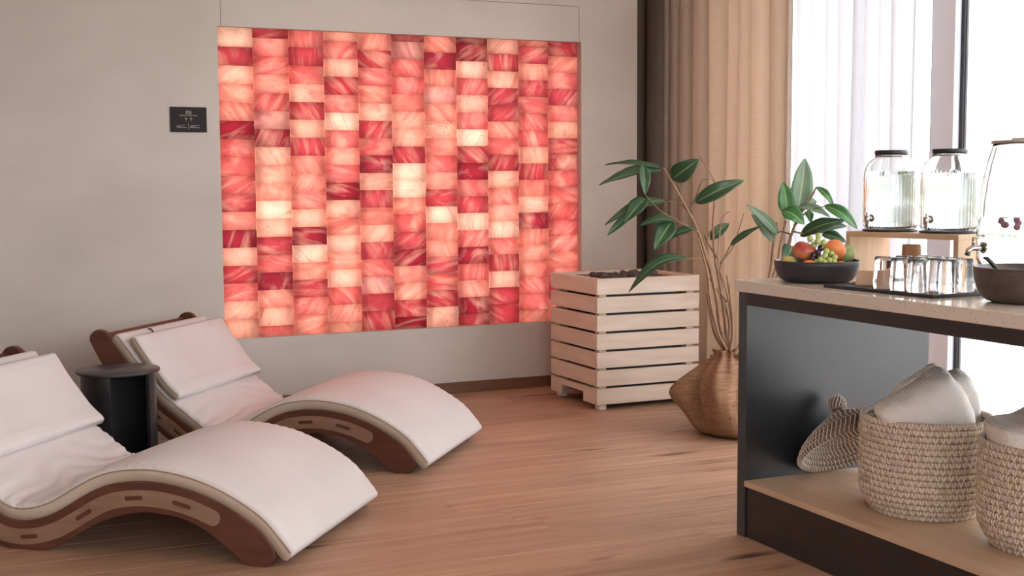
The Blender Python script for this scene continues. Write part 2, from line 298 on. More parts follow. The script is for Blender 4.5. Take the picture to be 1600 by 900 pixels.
def lathe(name, prof, material, parent=None, seg=32, center=(0, 0, 0), smooth=True, rib=None):
    bm = bmesh.new(); lathe_bm(bm, prof, seg, center, rib); o = bmobj(name, bm, material, parent, smooth); return o
def smooth_pts(pts, n=8):
    """Catmull-Rom through the points"""
    pts = [Vector(p) for p in pts]; P = [2*pts[0]-pts[1]]+pts+[2*pts[-1]-pts[-2]]; out = []
    for i in range(1, len(P)-2):
        for k in range(n):
            t = k/n; p0, p1, p2, p3 = P[i-1], P[i], P[i+1], P[i+2]
            out.append(0.5*((2*p1)+(p2-p0)*t+(2*p0-5*p1+4*p2-p3)*t*t+(3*p1-p0-3*p2+p3)*t*t*t))
    out.append(pts[-1].copy()); return out
def tube_bm(bm, pts, rad, seg=8, closed=False):
    pts = [Vector(p) for p in pts]; n = len(pts); rings = []
    up = Vector((0, 0, 1)); prev = None
    for i, p in enumerate(pts):
        if closed: t = (pts[(i+1) % n]-pts[i-1]).normalized()
        else: t = (pts[min(i+1, n-1)]-pts[max(i-1, 0)]).normalized()
        if prev is None: s = t.cross(up if abs(t.z) < 0.95 else Vector((1, 0, 0))).normalized()
        else: s = (prev - t*prev.dot(t)).normalized()
        prev = s; w = t.cross(s); r = rad[i] if isinstance(rad, (list, tuple)) else rad
        rings.append([bm.verts.new(p + r*(math.cos(2*PI*k/seg)*s+math.sin(2*PI*k/seg)*w)) for k in range(seg)])
    m_ = n if closed else n-1
    for i in range(m_):
        A, B = rings[i], rings[(i+1) % n]
        for k in range(seg): bm.faces.new((A[k], A[(k+1) % seg], B[(k+1) % seg], B[k]))
    if not closed: bm.faces.new(rings[0][::-1]); bm.faces.new(rings[-1])
def tube(name, pts, rad, material, parent=None, seg=8, closed=False):
    bm = bmesh.new(); tube_bm(bm, pts, rad, seg, closed); return bmobj(name, bm, material, parent, True)
def plate(name, loops, y0, y1, material, parent=None, bev=0.0):
    """flat outline (x,z) with holes, given thickness from y0 to y1"""
    cu = bpy.data.curves.new(name, 'CURVE'); cu.dimensions = '2D'; cu.fill_mode = 'BOTH'; cu.extrude = abs(y1-y0)/2-bev; cu.bevel_depth = bev; cu.bevel_resolution = 1
    for lp in loops:
        s = cu.splines.new('POLY'); s.points.add(len(lp)-1); s.use_cyclic_u = True
        for p, q in zip(s.points, lp): p.co = (q[0], q[1], 0, 1)
    t = bpy.data.objects.new('tmp', cu); COL.objects.link(t)
    me = bpy.data.meshes.new_from_object(t.evaluated_get(bpy.context.evaluated_depsgraph_get())); bpy.data.objects.remove(t); bpy.data.curves.remove(cu)
    ym = (y0+y1)/2
    for v in me.vertices: v.co = Vector((v.co.x, ym-v.co.z, v.co.y))
    me.materials.clear()
    return link_mesh(name, me, material, parent)
def tag(o, label, cat=None, group=None, kind=None):
    if label: o['label'] = label
    if cat: o['category'] = cat
    if group: o['group'] = group
    if kind: o['kind'] = kind
    return o
def thing(name, label, cat, loc=(0, 0, 0), rz=0.0, group=None):
    o = bpy.data.objects.new(name, None); COL.objects.link(o); o.empty_display_size = 0.1
    o.location = loc; o.rotation_euler = (0, 0, rz); return tag(o, label, cat, group)
def struct(o, label=None): o['kind'] = 'structure'; return tag(o, label) if label else o
def copy_tree(o, parent=None):
    c = o.copy(); COL.objects.link(c); c.parent = parent
    for ch in list(o.children): copy_tree(ch, c)
    return c

# ------------------------------------------------------------------ the room
D = 6.783; XW = 4.45; XL = -2.0; YR = -3.0; ZC = 2.75; XE = 3.875
PX0, PX1, PZ0, PZ1 = 1.316, 3.490, 0.392, 2.074
floor = struct(box('floor', XL-.1, XW+.15, YR-.1, 7.75, -.10, -.016, 'floor_base', bev=0), 'oak plank floor of the relaxation room')
rnd = random.Random(3); y = YR; W = 0.187; row = 0
while y < 7.7:
    x = XL-rnd.uniform(0, 1.9)
    while x < XW+.1:
        x2 = x+2.05; a, b_ = max(x, XL-.08), min(x2, XW+.12)
        if b_-a > .06:
            bm = bmesh.new(); add_box(bm, -(b_-a)/2, (b_-a)/2, -W/2+.0006, W/2-.0006, -.016, 0, 0.0012)
            o = bmobj('floor_plank', bm, 'oak_floor', floor); o.location = ((a+b_)/2, y+W/2, 0)
        x = x2
    y += W
# back wall around the lit niche, with the flush access panel above it
bm = bmesh.new(); T = 0.30
SX0, SX1, SZ1 = 1.335, 3.476, 2.284
add_box(bm, XL-.1, PX0, D, D+T, 0, ZC); add_box(bm, PX1, XE, D, D+T, 0, ZC)
add_box(bm, PX0, PX1, D, D+T, 0, PZ0); add_box(bm, PX0, SX0-.0012, D, D+T, PZ1, ZC); add_box(bm, SX1+.0012, PX1, D, D+T, PZ1, ZC)
add_box(bm, SX0-.0012, SX1+.0012, D, D+T, SZ1+.0012, ZC); add_box(bm, SX0-.0012, SX1+.0012, D+.02, D+T, PZ1, SZ1+.0012); add_box(bm, PX0, PX1, D+.20, D+T, PZ0, PZ1)
bmesh.ops.remove_doubles(bm, verts=bm.verts, dist=1e-5)
wall_back = struct(bmobj('wall_back', bm, 'plaster'), 'beige trowelled plaster wall behind the loungers')
box('access_panel', SX0+.0012, SX1-.0012, D, D+.018, PZ1, SZ1-.0012, 'plaster', wall_back, bev=0)
struct(box('wall_left', XL-.2, XL, YR-.2, D, 0, ZC, 'plaster', bev=0)); struct(box('ceiling', XL-.2, XW+.3, YR-.2, 7.95, ZC, ZC+.15, 'ceiling_paint', bev=0))
struct(box('wall_niche', XE, XW+.2, 7.7, 7.9, 0, ZC, 'plaster', bev=0)); struct(box('wall_niche_side', 3.6, XE, D+T, 7.7, 0, ZC, 'plaster', bev=0))
bm = bmesh.new(); add_box(bm, XL-.2, -1.85, YR-.2, YR, 0, ZC); add_box(bm, 4.2, XW+.1, YR-.2, YR, 0, ZC); add_box(bm, -1.85, 4.2, YR-.2, YR, 2.65, ZC); add_box(bm, -1.85, 4.2, YR-.2, YR, 0, .80)
bmesh.ops.remove_doubles(bm, verts=bm.verts, dist=1e-5); struct(bmobj('wall_rear', bm, 'plaster'))
w = struct(bpy.data.objects.new('window_2', None)); COL.objects.link(w)
for x in (-1.85, .12, 2.08, 4.14): box('mullion', x, x+.06, YR-.12, YR-.04, .80, 2.65, 'frame_grey', w)
for a, b_ in ((-1.79, .12), (.18, 2.08), (2.14, 4.14)): box('pane', a, b_, YR-.085, YR-.075, .80, 2.65, 'window_glass', w, bev=0)
struct(box('wall_right', XW-.08, XW+.2, 6.5, 7.7, 0, ZC, 'plaster', bev=0))
struct(box('trim_1', XW-.1, XW+.2, YR, 6.5, 2.64, ZC, 'frame_grey', bev=0)); struct(box('baseboard_back', XL, XE, D-.014, D, 0, .065, 'dark_wood_trim', bev=.002))
win = struct(bpy.data.objects.new('window_1', None)); COL.objects.link(win); tag(win, 'floor to ceiling glazing with grey posts behind the counter')
ys = [4.60, 2.75, .9, -.95, -2.86, 6.34]
for y in ys:
    p = box('window_post', 4.35, 4.50, y, y+.155, 0, 2.64, 'frame_grey', win, bev=.003)
    box('side_rebate', 4.39, 4.49, y+.155, y+.20, 0, 2.64, 'frame_mauve', win, bev=0); box('gasket', 4.385, 4.47, y-.022, y, .05, 2.64, 'gasket', win, bev=0); box('glazing_bead', 4.40, 4.47, y-.034, y-.022, .05, 2.64, 'frame_grey', win, bev=0)
box('sill_rail', 4.40, 4.50, YR, 6.5, 0, .05, 'frame_grey', win, bev=.002)
ss = sorted(ys)
for a, b_ in zip(ss[:-1], ss[1:]): box('pane', 4.43, 4.44, a+.2, b_-.034, .05, 2.64, 'window_glass', win, bev=0)
# outside
ter = struct(box('ground_terrace', 4.65, 30, -12, 20, -.14, -.04, 'terrace_paving', bev=0)); struct(box('ground_lawn', 4.65, 60, -40, 50, -.6, -.2, 'lawn_green', bev=0))

bm = bmesh.new()
for k in range(26):      # clipped hedge beyond the terrace
    r = bmesh.ops.create_icosphere(bm, subdivisions=3, radius=1.0); sd = Vector((k*7.1, 3, 1)); c = Vector((16+.4*math.sin(k*2.3), -9+k*1.15, .75))
    for v in r['verts']: q = v.co*(1+.25*noise.noise(v.co*2.2+sd)+.10*noise.noise(v.co*6+sd)); v.co = c+Vector((q.x*.8, q.y*.85, q.z*.95))
tag(bmobj('hedge', bm, 'hedge_green', None), 'pale green hedge outside beyond the terrace', 'hedge', None, 'stuff')
struct(box('ground_rear', -20, 4.6, -25, YR-.25, -.3, -.1, 'terrace_paving', bev=0))

# ------------------------------------------------------------------ backlit salt brick panel
salt = thing('salt_brick_panel', 'large backlit pink salt brick panel glowing red in the wall', 'wall panel', (PX0, D+.05, PZ0))
box('light_backing', .001, PX1-PX0-.001, .10, .12, .001, PZ1-PZ0-.001, 'salt_backing', salt, bev=0)
for ci in range(11): xs_ = (ci+.5)*(PX1-PX0)/11; box('light_strip', xs_-.014, xs_+.014, .092, .099, .02, PZ1-PZ0-.02, 'led_strip', salt, bev=0)
TC = {'A': (250, 222, 196), 'B': (244, 188, 164), 'C': (236, 152, 134), 'D': (223, 116, 110), 'E': (192, 74, 82), 'F': (160, 40, 60), 'G': (218, 152, 144)}
columns = ['AEBCCFDDDECFBEDBB', 'EDDCDGFBBCABEDFCBD', 'DEDBEBECCDBFACEDC', 'BDBEDADCDFBCBCBDCB', 'CEDCBEDFBECBEDGEE', 'EGDDCBBEAACDEFCCEF', 'CFCGCBCDCEACCEDEB',
           'FFBDBDAEFDEADFDCFE', 'BEBEECDEBDCADEBEE', 'CECEDDDBECBFCCDDDC', 'ECDEDBEEDDDDDCDEC']
first = [1.03, .50, .92, .48, .93, .34, .92, .36, .86, .38, .86]
RH, CW = 0.0985, (PX1-PX0)/11; rnd = random.Random(11); HT = PZ1-PZ0
for ci, colr in enumerate(columns):
    z = HT; x = ci*CW
    for k, ch in enumerate(colr):
        h = RH*(first[ci] if k == 0 else 1.0) + rnd.uniform(-.002, .002); z2 = z-h
        if k == len(colr)-1 or z2 < .012: z2 = 0.0
        if z <= 0.001: break
        hh = z-z2; bm = bmesh.new(); add_box(bm, -CW/2+.0009, CW/2-.0009, 0, .028, -hh/2+.00005, hh/2-.00005, .0025)
        bmesh.ops.delete(bm, geom=[f for f in bm.faces if all(v.co.y > .02 for v in f.verts)], context='FACES')   # cut back open to the lamps
        for v in bm.verts:
            if v.co.y < .01: v.co.y += rnd.uniform(-.0012, .0012)
        o = bmobj('salt_brick', bm, 'salt_streaked' if rnd.random() < .6 else 'salt_cloudy', salt)
        o.location = (x+CW/2, rnd.uniform(-.004, .002), (z+z2)/2); c = TC[ch]; j = rnd.uniform(-10, 8)
        cc = srgb(min(255, c[0]+j*.5), max(0, c[1]+j), max(0, c[2]+j)); o.color = cc
        z = z2

# ------------------------------------------------------------------ plaque
pq = thing('wall_plaque', 'small black wall plaque with white print left of the glowing salt panel', 'sign', (1.152, D, 1.576))
box('plate', -.095, .095, -.008, 0, -.066, .066, 'plaque_black', pq, bev=.0015)
def print_rect(bm, x0, x1, z0, z1): add_box(bm, x0, x1, -.0088, -.0078, z0, z1)
def to_print(name, fn): bm = bmesh.new(); fn(bm); return bmobj(name, bm, 'plaque_print', pq)
def logo(bm):
    for i, x in enumerate((-.0135, -.0085, -.0025, .0025, .0085, .0125)):
        print_rect(bm, x, x+.0017, .030, .047-(.001 if i % 2 else 0))
    print_rect(bm, -.0135, -.0068, .029, .0308); print_rect(bm, .0025, .0142, .029, .0308); print_rect(bm, -.0085, .0005, .0458, .0474)
to_print('emblem', logo)
def body(bm):
    for z, l0, l1 in ((-.030, -.062, -.018), (-.036, -.062, -.035), (-.042, -.062, -.012), (-.030, .010, .058), (-.036, .010, .036), (-.042, .006, .056)):
        x = l0
        while x < l1-.003:
            wd = min(rnd.uniform(.004, .010), l1-x); print_rect(bm, x, x+wd, z-.0009, z+.0009); x += wd+.0018
    print_rect(bm, -.0005, .0005, -.052, -.020)
to_print('small_print', body)
def icon1(bm): lathe_bm(bm, [(0, 0), (.003, 0), (.003, .008), (0, .012)], 8, (-.013, -.0083, .0)); print_rect(bm, -.018, -.008, -.009, -.0078)
def icon2(bm):
    tube_bm(bm, [(.013+.005*math.cos(t*PI/6), -.0083, .006+.005*math.sin(t*PI/6)) for t in range(12)], .0008, 4, True); print_rect(bm, .0125, .0135, -.010, .001); print_rect(bm, .006, .008, .005, .006)
to_print('flame_symbol', icon1); to_print('bulb_symbol', icon2)
fc = bpy.data.curves.new('title', 'FONT'); fc.body = 'HIMALAYA SALT WALL'; fc.size = .0092; fc.align_x = 'CENTER'; fc.extrude = .0004
t = bpy.data.objects.new('t', fc); COL.objects.link(t); me = bpy.data.meshes.new_from_object(t.evaluated_get(bpy.context.evaluated_depsgraph_get())); bpy.data.objects.remove(t)
for v in me.vertices: v.co = Vector((v.co.x, -.0084-v.co.z, v.co.y+.0185))
me.materials.clear(); link_mesh('title_lettering', me, 'plaque_print', pq)

# ------------------------------------------------------------------ curtains
def curtain(name, y0, y1, x, amp, folds, material, label, seed, gather=0.0, z0=.015, z1=2.63, thick=.0025):
    rd = random.Random(seed); ny = int(folds*10); nz = 14; ph = [rd.uniform(0, 6.3) for _ in range(4)]; V = []; F = []
    for j in range(nz+1):
        tz = j/nz; z = z0+(z1-z0)*tz
        for i in range(ny+1):
            t = i/ny; u = t*folds*2*PI + .9*math.sin(t*9+ph[0]) + .5*math.sin(t*23+ph[1])
            a = amp*(1+.35*math.sin(t*13+ph[2])) ; sw = .012*math.sin(tz*2.3+t*11+ph[3])*(1-tz)
            xx = x + a*math.sin(u) + a*.25*math.sin(2*u+ph[1]) + sw
            yy = y0+(y1-y0)*t + amp*.45*math.cos(u)*(.9+.1*tz) + .006*math.sin(tz*4+t*17) + gather*(1-tz)*(t-.5)
            V.append((xx, yy, z))
    for j in range(nz):
        for i in range(ny): a = j*(ny+1)+i; F.append((a, a+1, a+ny+2, a+ny+1))
    o = pymesh(name, V, F, material, None, True); s = o.modifiers.new('cloth_thickness', 'SOLIDIFY'); s.thickness = thick
    return tag(o, label, 'curtain')
curtain('linen_curtain', 5.56, 6.86, 4.13, .045, 8.5, 'linen', 'beige linen curtain hanging in folds behind the leafy plant', 5)
curtain('sheer_curtain', 4.80, 5.66, 4.27, .034, 8, 'sheer', 'white sheer curtain glowing in front of the window', 9)
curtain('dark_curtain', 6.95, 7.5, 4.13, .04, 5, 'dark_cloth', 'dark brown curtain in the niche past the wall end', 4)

# ------------------------------------------------------------------ wave loungers
RAIL_TOP = [(-.052, .055), (-.035, .078), (.012, .127), (.11, .186), (.21, .227), (.31, .250), (.41, .257), (.51, .246), (.58, .224), (.65, .187), (.70, .157), (.756, .127), (.81, .108), (.865, .098), (.92, .101), (.973, .123), (1.058, .184), (1.166, .264), (1.25, .357), (1.335, .459), (1.415, .556)]
RAIL_BOT = [(1.50, .530), (1.447, .437), (1.36, .318), (1.26, .208), (1.171, .136), (1.084, .074), (1.0, .025), (.94, .004), (.87, 0), (.80, .005), (.734, .026), (.666, .064), (.60, .104), (.533, .132), (.468, .150), (.405, .159), (.35, .156), (.28, .147), (.21, .122), (.155, .090), (.10, .048), (.053, .010), (.022, 0)]
def path2(pts, n=6): return [(p.x, p.z) for p in smooth_pts([(a, 0, b_) for a, b_ in pts], n)]
def rail_outline():
    top = path2(RAIL_TOP); bot = path2(RAIL_BOT)
    cap1 = [(1.428, .569), (1.446, .577), (1.466, .577), (1.484, .568), (1.497, .553)]
    cap2 = [(-.012, 0), (-.036, .010), (-.05, .03)]
    return top+cap1+bot+cap2
CUSH_PATH = [(-.085, .018), (-.052, .058), (.012, .128), (.11, .188), (.21, .229), (.31, .252), (.41, .259), (.51, .248), (.58, .226), (.65, .189), (.70, .159), (.756, .130), (.81, .111), (.865, .101), (.92, .104), (.973, .126), (1.058, .187), (1.166, .267), (1.25, .360), (1.335, .462), (1.398, .538)]
def dense(pts, n=14):
    p = path2(pts, n); L = [0]
    for a, b_ in zip(p[:-1], p[1:]): L.append(L[-1]+math.hypot(b_[0]-a[0], b_[1]-a[1]))
    return p, L
CP, CL = dense(CUSH_PATH)
def path_at(l):
    l = max(0, min(CL[-1]-1e-6, l))
    for i in range(len(CL)-1):
        if CL[i+1] >= l:
            t = (l-CL[i])/(CL[i+1]-CL[i]); a, b_ = CP[i], CP[i+1]; dx, dz = b_[0]-a[0], b_[1]-a[1]; m_ = math.hypot(dx, dz)
            return (a[0]+dx*t, a[1]+dz*t), (-dz/m_, dx/m_)
def len_at(s):
    return min(range(len(CP)), key=lambda i: abs(CP[i][0]-s)) and CL[min(range(len(CP)), key=lambda i: abs(CP[i][0]-s))]
YN, YF = -.006, -.800
def pad(name, l0, l1, h0, thick, bulge, ya, yb, parent, wrinkle, ns, nw=40, lift=None, round_r=.014):
    """upholstered pad following the seat curve: soft edges, side gussets"""
    rings = []; r = round_r; W_ = abs(yb-ya)
    ed = [0, .12*r/W_, .35*r/W_, .7*r/W_, 1.1*r/W_]; ts = ed+[ed[-1]+(1-2*ed[-1])*(i+1)/nw for i in range(nw-1)]+[1-e for e in ed[::-1]]
    NT = len(ts)
    for i in range(ns+1):
        l = l0+(l1-l0)*i/ns; (px, pz), (nx, nz) = path_at(l); e = min(l-l0, l1-l); k = 1.0 if e >= r else math.sqrt(max(0, 1-(1-e/r)**2)); lf = lift((l-l0)/(l1-l0)) if lift else 0
        pts = []
        for t in ts:
            yy = ya+(yb-ya)*t; d_ = min(t, 1-t)*W_; kk = 1.0 if d_ >= r else math.sqrt(max(0, 1-(1-d_/r)**2))
            pts.append((yy, thick-r+r*kk + bulge*(1-(2*t-1)**6)*min(1, e/.05), t, True))
        for j in range(5): t = 1-j/4; pts.append((ya+(yb-ya)*t, 0.0, t, False))
        ring = []
        for (yy, hb, t, top) in pts:
            h = thick*.5+(hb-thick*.5)*max(k, .55)
            if top and wrinkle: h += wrinkle(l, t, yy)*k
            h += h0+lf; ring.append((px+nx*h, yy, pz+nz*h))
        rings.append(ring)
    V = [v for rg in rings for v in rg]; m_ = len(rings[0]); F = []; MI = []
    for i in range(ns):
        for j in range(m_): F.append((i*m_+j, i*m_+(j+1) % m_, (i+1)*m_+(j+1) % m_, (i+1)*m_+j)); MI.append(1 if j in (NT-1, m_-1) else 0)
    F.append(tuple(range(m_))[::-1]); F.append(tuple(ns*m_+j for j in range(m_))); MI += [0, 0]
    o = pymesh(name, V, F, 'white_leather', parent, True); o.data.materials.append(mat('gusset_leather'))
    for p, mi in zip(o.data.polygons, MI): p.material_index = mi
    return o
def seam(parent, l0, l1, h, yy, n=70, rad=.0024, lift=None):
    pts = []
    for i in range(n+1):
        (px, pz), (nx, nz) = path_at(l0+(l1-l0)*i/n); hh = h+(lift(i/n) if lift else 0); pts.append((px+nx*hh, yy, pz+nz*hh))
    return tube('piping', pts, rad, 'piping_leather', parent, 6)
def make_lounger(label, loc, rz, seed):
    t = thing('wave_lounger', label, 'lounger', loc, rz, 'wave shaped loungers by the salt wall')
    ol = rail_outline(); top = path2(RAIL_TOP, 10); bot = path2(RAIL_BOT[::-1], 10)
    def mid(s, f):
        a = min(top, key=lambda p: abs(p[0]-s)); 
        i = top.index(a); q0 = top[max(0, i-2)]; q1 = top[min(len(top)-1, i+2)]; dx, dz = q1[0]-q0[0], q1[1]-q0[1]; m_ = math.hypot(dx, dz)
        return Vector((a[0]+dz/m_*f, a[1]-dx/m_*f)), Vector((dx/m_, dz/m_))
    S = [.14+i*(1.22-.14)/70 for i in range(71)]
    up_ = [mid(s, .026)[0] for s in S]; lo_ = [mid(s, .079)[0] for s in S]
    c0, d0 = mid(.14, .0525); c1, d1 = mid(1.22, .0525)
    def cap(c, d_, sgn):
        nrm = Vector((-d_.y, d_.x)); return [c + .0265*(math.cos(q)*nrm*1 + math.sin(q)*d_*sgn) for q in [i*PI/8 for i in range(1, 8)]]
    loop = [tuple(v) for v in up_] + [tuple(v) for v in cap(c1, d1, 1)] + [tuple(v) for v in lo_[::-1]] + [tuple(v) for v in cap(c0, d0, -1)[::-1]]
    slots = []
    for s in (.255, .455, .66, .855, 1.03, 1.15):
        c, d_ = mid(s, .0525); nrm = Vector((-d_.y, d_.x)); sl = []
        for sg in (1, -1):
            for i in range(9): q = -PI/2+i*PI/8; sl.append(tuple(c + sg*(d_*(.027+.008*math.cos(q)) + nrm*(.008*math.sin(q)))))
        slots.append(sl)
    for (ya, yb, outer) in ((-.032, 0, 0.0), (-.812, -.780, -.812)):
        r_ = plate('side_rail', [ol], ya, yb, 'red_wood', t, .003)
        sgn = 1 if outer == 0 else -1; y0_, y1_ = (outer-.001, outer+.003) if sgn > 0 else (outer-.003, outer+.001)
        tag(plate('inlay_strip', [loop]+slots, y0_, y1_, 'pale_inlay', r_, 0.0006), 'lighter wooden inlay strip with rounded slots')
    # slats across, carrying the mattress
    l = .06
    while l < CL[-1]+.02:
        (px, pz), (nx, nz) = path_at(l); tx, tz = nz, -nx; bm = bmesh.new(); add_box(bm, -.028, .028, -.781, -.031, -.022, -.003, .003)
        o = bmobj('slat', bm, 'red_wood', t); o.location = (px, 0, pz); o.rotation_euler = (0, -math.atan2(tz, tx), 0); l += .125
    bm = bmesh.new(); add_box(bm, -.024, .024, -.781, -.031, -.034, -.008, .004); o = bmobj('head_crossbar', bm, 'red_wood', t); o.location = (1.452, 0, .545); o.rotation_euler = (0, -math.radians(50), 0)
    def wr(l, tt, yy):
        s = path_at(l)[0][0]; seat = math.exp(-((s-.90)/.15)**2); edge = math.exp(-min(tt, 1-tt)/.05)
        v = Vector((l*7, yy*2.2, seed)); big = noise.noise(v)*.003
        w1 = math.sin((l*1.0 + .30*abs(yy+.39) + .05*noise.noise(Vector((l*3, yy*5, seed+5))))*78)
        amp = .5+.5*noise.noise(Vector((l*6, yy*4, seed+9)))
        puck = edge*.0032*math.sin(l*190+seed)*(.35+.65*math.exp(-((s-.75)/.4)**2))
        return big + seat*.0085*w1*amp + puck
    mt = pad('mattress', 0, CL[-1], 0.0, .052, .010, YN, YF, t, wr, 200)
    seam(mt, .012, CL[-1]-.012, .039, YN+.0008); seam(mt, .012, CL[-1]-.012, .039, YF-.0008)
    l0 = len_at(1.10); l1 = l0+.372; lift = lambda q: .006+.016*q*q
    def wp(l, tt, yy):
        q = (l-l0)/.372; fold = .007*noise.noise(Vector((yy*13+q*2.5, q*1.2, seed+20)))*q + .0035*math.sin((yy*34+q*5))*max(0, q-.35)*noise.noise(Vector((yy*5, q, seed+2)))*2
        return fold + .004*noise.noise(Vector((q*2, yy*3, seed+30)))
    pw = pad('head_pillow', l0, l1, .052, .042, .012, YN+.006, YF-.006, t, wp, 40, lift=lift)
    seam(pw, l0+.01, l1-.01, .052+.029, YN+.0052, 20, lift=lift); seam(pw, l0+.01, l1-.01, .052+.029, YF-.0052, 20, lift=lift)
    # strap over the head end
    pts = []
    for i in range(9):
        q = i/8; (px, pz), (nx, nz) = path_at(CL[-1]-.015-.055*(1-q)); h = .0650-.012*max(0, q-.85)/.15; pts.append((px+nx*h, -.24, pz+nz*h))
    bm = bmesh.new(); tube_bm(bm, pts, .0035, 6); bmobj('pillow_strap', bm, 'black_laminate', t, True)
    return t
make_lounger('white cushioned wave lounger with wooden rails nearest the camera, cut off by the left edge', (0.857, 3.947, 0), math.radians(142), 1.0)
make_lounger('white cushioned wave lounger with wooden rails under the salt panel', (1.706, 4.981, 0), math.radians(141), 6.0)

# ------------------------------------------------------------------ round side table
tb = thing('side_table', 'round black side table between the two loungers', 'table', (.615, 5.53, 0), math.radians(-24))
lathe('table_top', [(0, .434), (.160, .434), (.171, .437), (.1735, .442), (.1735, .447), (.171, .45), (0, .45)], 'black_table_top', tb, 56)
bm = bmesh.new(); R_ = .155; n = 32; pts = []
for i in range(n+1): q = PI*.5+PI*i/n*1.0; pts.append((R_*math.cos(q), R_*math.sin(q)))
# curved shell open towards one side: half cylinder with a flat web
def shell(bm, a0, a1, r0, r1, z0, z1, n=32):
    A = []
    for i in range(n+1):
        q = a0+(a1-a0)*i/n; A.append([bm.verts.new((r*math.cos(q), r*math.sin(q), z)) for r, z in ((r0, z0), (r1, z0), (r1, z1), (r0, z1))])
    for i in range(n):
        for k in range(4): bm.faces.new((A[i][k], A[i][(k+1) % 4], A[i+1][(k+1) % 4], A[i+1][k]))
    bm.faces.new(A[0][::-1]); bm.faces.new(A[-1])
shell(bm, math.radians(150), math.radians(275), R_-.016, R_, .0, .434); bmobj('curved_side', bm, 'black_laminate', tb)
bm = bmesh.new(); shell(bm, math.radians(-20), math.radians(105), R_-.016, R_, .0, .434); bmobj('curved_side', bm, 'black_laminate', tb)
q = math.radians(275); o = box('upright_panel', -.008, .008, -R_+.018, R_-.018, 0, .434, 'black_laminate', tb, bev=.001); o.rotation_euler = (0, 0, math.radians(-33))
lathe('foot_plate', [(0, 0), (R_-.017, 0), (R_-.017, .016), (0, .016)], 'black_laminate', tb, 40, smooth=False)

# ------------------------------------------------------------------ slatted wooden box with stones
BX0, BX1, BY0, BY1 = 3.136, 3.78, 5.913, 6.485
sb = thing('slatted_box', 'pale wooden slatted box holding dark stones, beside the salt panel', 'planter', (BX0, BY0, 0)); bw, bd = BX1-BX0, BY1-BY0; th = .022
for x in (0.024, bw-.024-.045):
    for y in (0.024, bd-.024-.045): box('corner_post', x, x+.045, y, y+.045, 0, .70, 'birch_cross', sb)
box('inner_lining', .072, bw-.072, .072, bd-.072, .05, .655, 'black_laminate', sb, bev=0)
zb = .030; hgt = .0865; gap = .0133
for k in range(7):
    z0 = zb+k*(hgt+gap); z1 = z0+hgt
    if k == 0:
        ol = lambda L_: [(0, z0), (L_*.27, z0), (L_*.27, z0+.052), (L_*.77, z0+.052), (L_*.77, z0), (L_, z0), (L_, z1), (0, z1)]
        for yy in (0, bd-th): box('slat', 0, bw, yy, yy+th, z0, z1, 'birch', sb, bev=.0015)
        for xx in (0, bw-th):
            o = plate('slat', [ol(bd-2*th)], 0, th, 'birch', sb, 0); o.rotation_euler = (0, 0, PI/2); o.location = (xx+th, th, 0)
    else:
        for yy in (0, bd-th): box('slat', 0, bw, yy, yy+th, z0, z1, 'birch', sb, bev=.0015)
        for xx in (0, bw-th): box('slat', xx, xx+th, th, bd-th, z0, z1, 'birch', sb, bev=.0015)
bm = bmesh.new(); zt = zb+7*hgt+6*gap
for yy in (th, bd-th-.03): add_box(bm, th, bw-th, yy, yy+.03, zt-.016, zt-.002, .001)
for xx in (th, bw-th-.03): add_box(bm, xx, xx+.03, th+.03, bd-th-.03, zt-.016, zt-.002, .001)
bmobj('top_rim', bm, 'birch', sb)
box('inner_shelf', .055, bw-.055, .055, bd-.055, .66, .684, 'birch_cross', sb, bev=0)
rs = random.Random(21)
for k in range(20):
    bm = bmesh.new(); bmesh.ops.create_icosphere(bm, subdivisions=2, radius=1.0); s = rs.uniform(.020, .036)
    sd = Vector((rs.uniform(0, 50), rs.uniform(0, 50), 0)); sq = Vector((s*rs.uniform(.8, 1.3), s*rs.uniform(.8, 1.2), s*rs.uniform(.55, .8)))
    for v in bm.verts: v.co = v.co*(1+.35*noise.noise(v.co*1.6+sd)); v.co = Vector((v.co.x*sq.x, v.co.y*sq.y, v.co.z*sq.z))
    zmin = min(v.co.z for v in bm.verts); o = bmobj('lava_stone', bm, 'lava_stone', None)
    gx = .15+.36*((k % 5)+rs.uniform(.35, .65))/5; gy = .13+.32*((k//5)+rs.uniform(.35, .65))/4
    o.location = (BX0+gx, BY0+gy, .684-zmin); o.rotation_euler = (0, 0, rs.uniform(0, 6))
    tag(o, 'dark rough stone lying in the top of the pale slatted box', 'stone', 'dark stones in the slatted box')

# ------------------------------------------------------------------ counter
CX0, CX1, CY1, CY0 = 2.469, 3.279, 3.611, 1.05; CZ = .896
ct = thing('serving_counter', 'long dark serving counter with speckled stone top and open oak shelf', 'counter', (CX0, CY1, 0)); cl = CY1-CY0; cd = CX1-CX0
box('stone_top', -.003, cd+.02, -cl-.02, .022, CZ-.04, CZ, 'speckled_stone', ct, bev=.002)
box('end_panel', 0, cd, -.048, 0, 0, CZ-.04, 'counter_panel', ct, bev=.0015); box('end_panel', 0, cd, -cl, -cl+.048, 0, CZ-.04, 'counter_panel', ct, bev=.0015)
box('front_beam', 0, .04, -cl+.048, -.048, CZ-.083, CZ-.04, 'counter_frame', ct, bev=.001); box('rear_beam', cd-.04, cd, -cl+.048, -.048, CZ-.083, CZ-.04, 'counter_frame', ct, bev=.001)
box('under_panel', .04, cd-.04, -cl+.048, -.048, CZ-.06, CZ-.04, 'counter_frame', ct, bev=0)
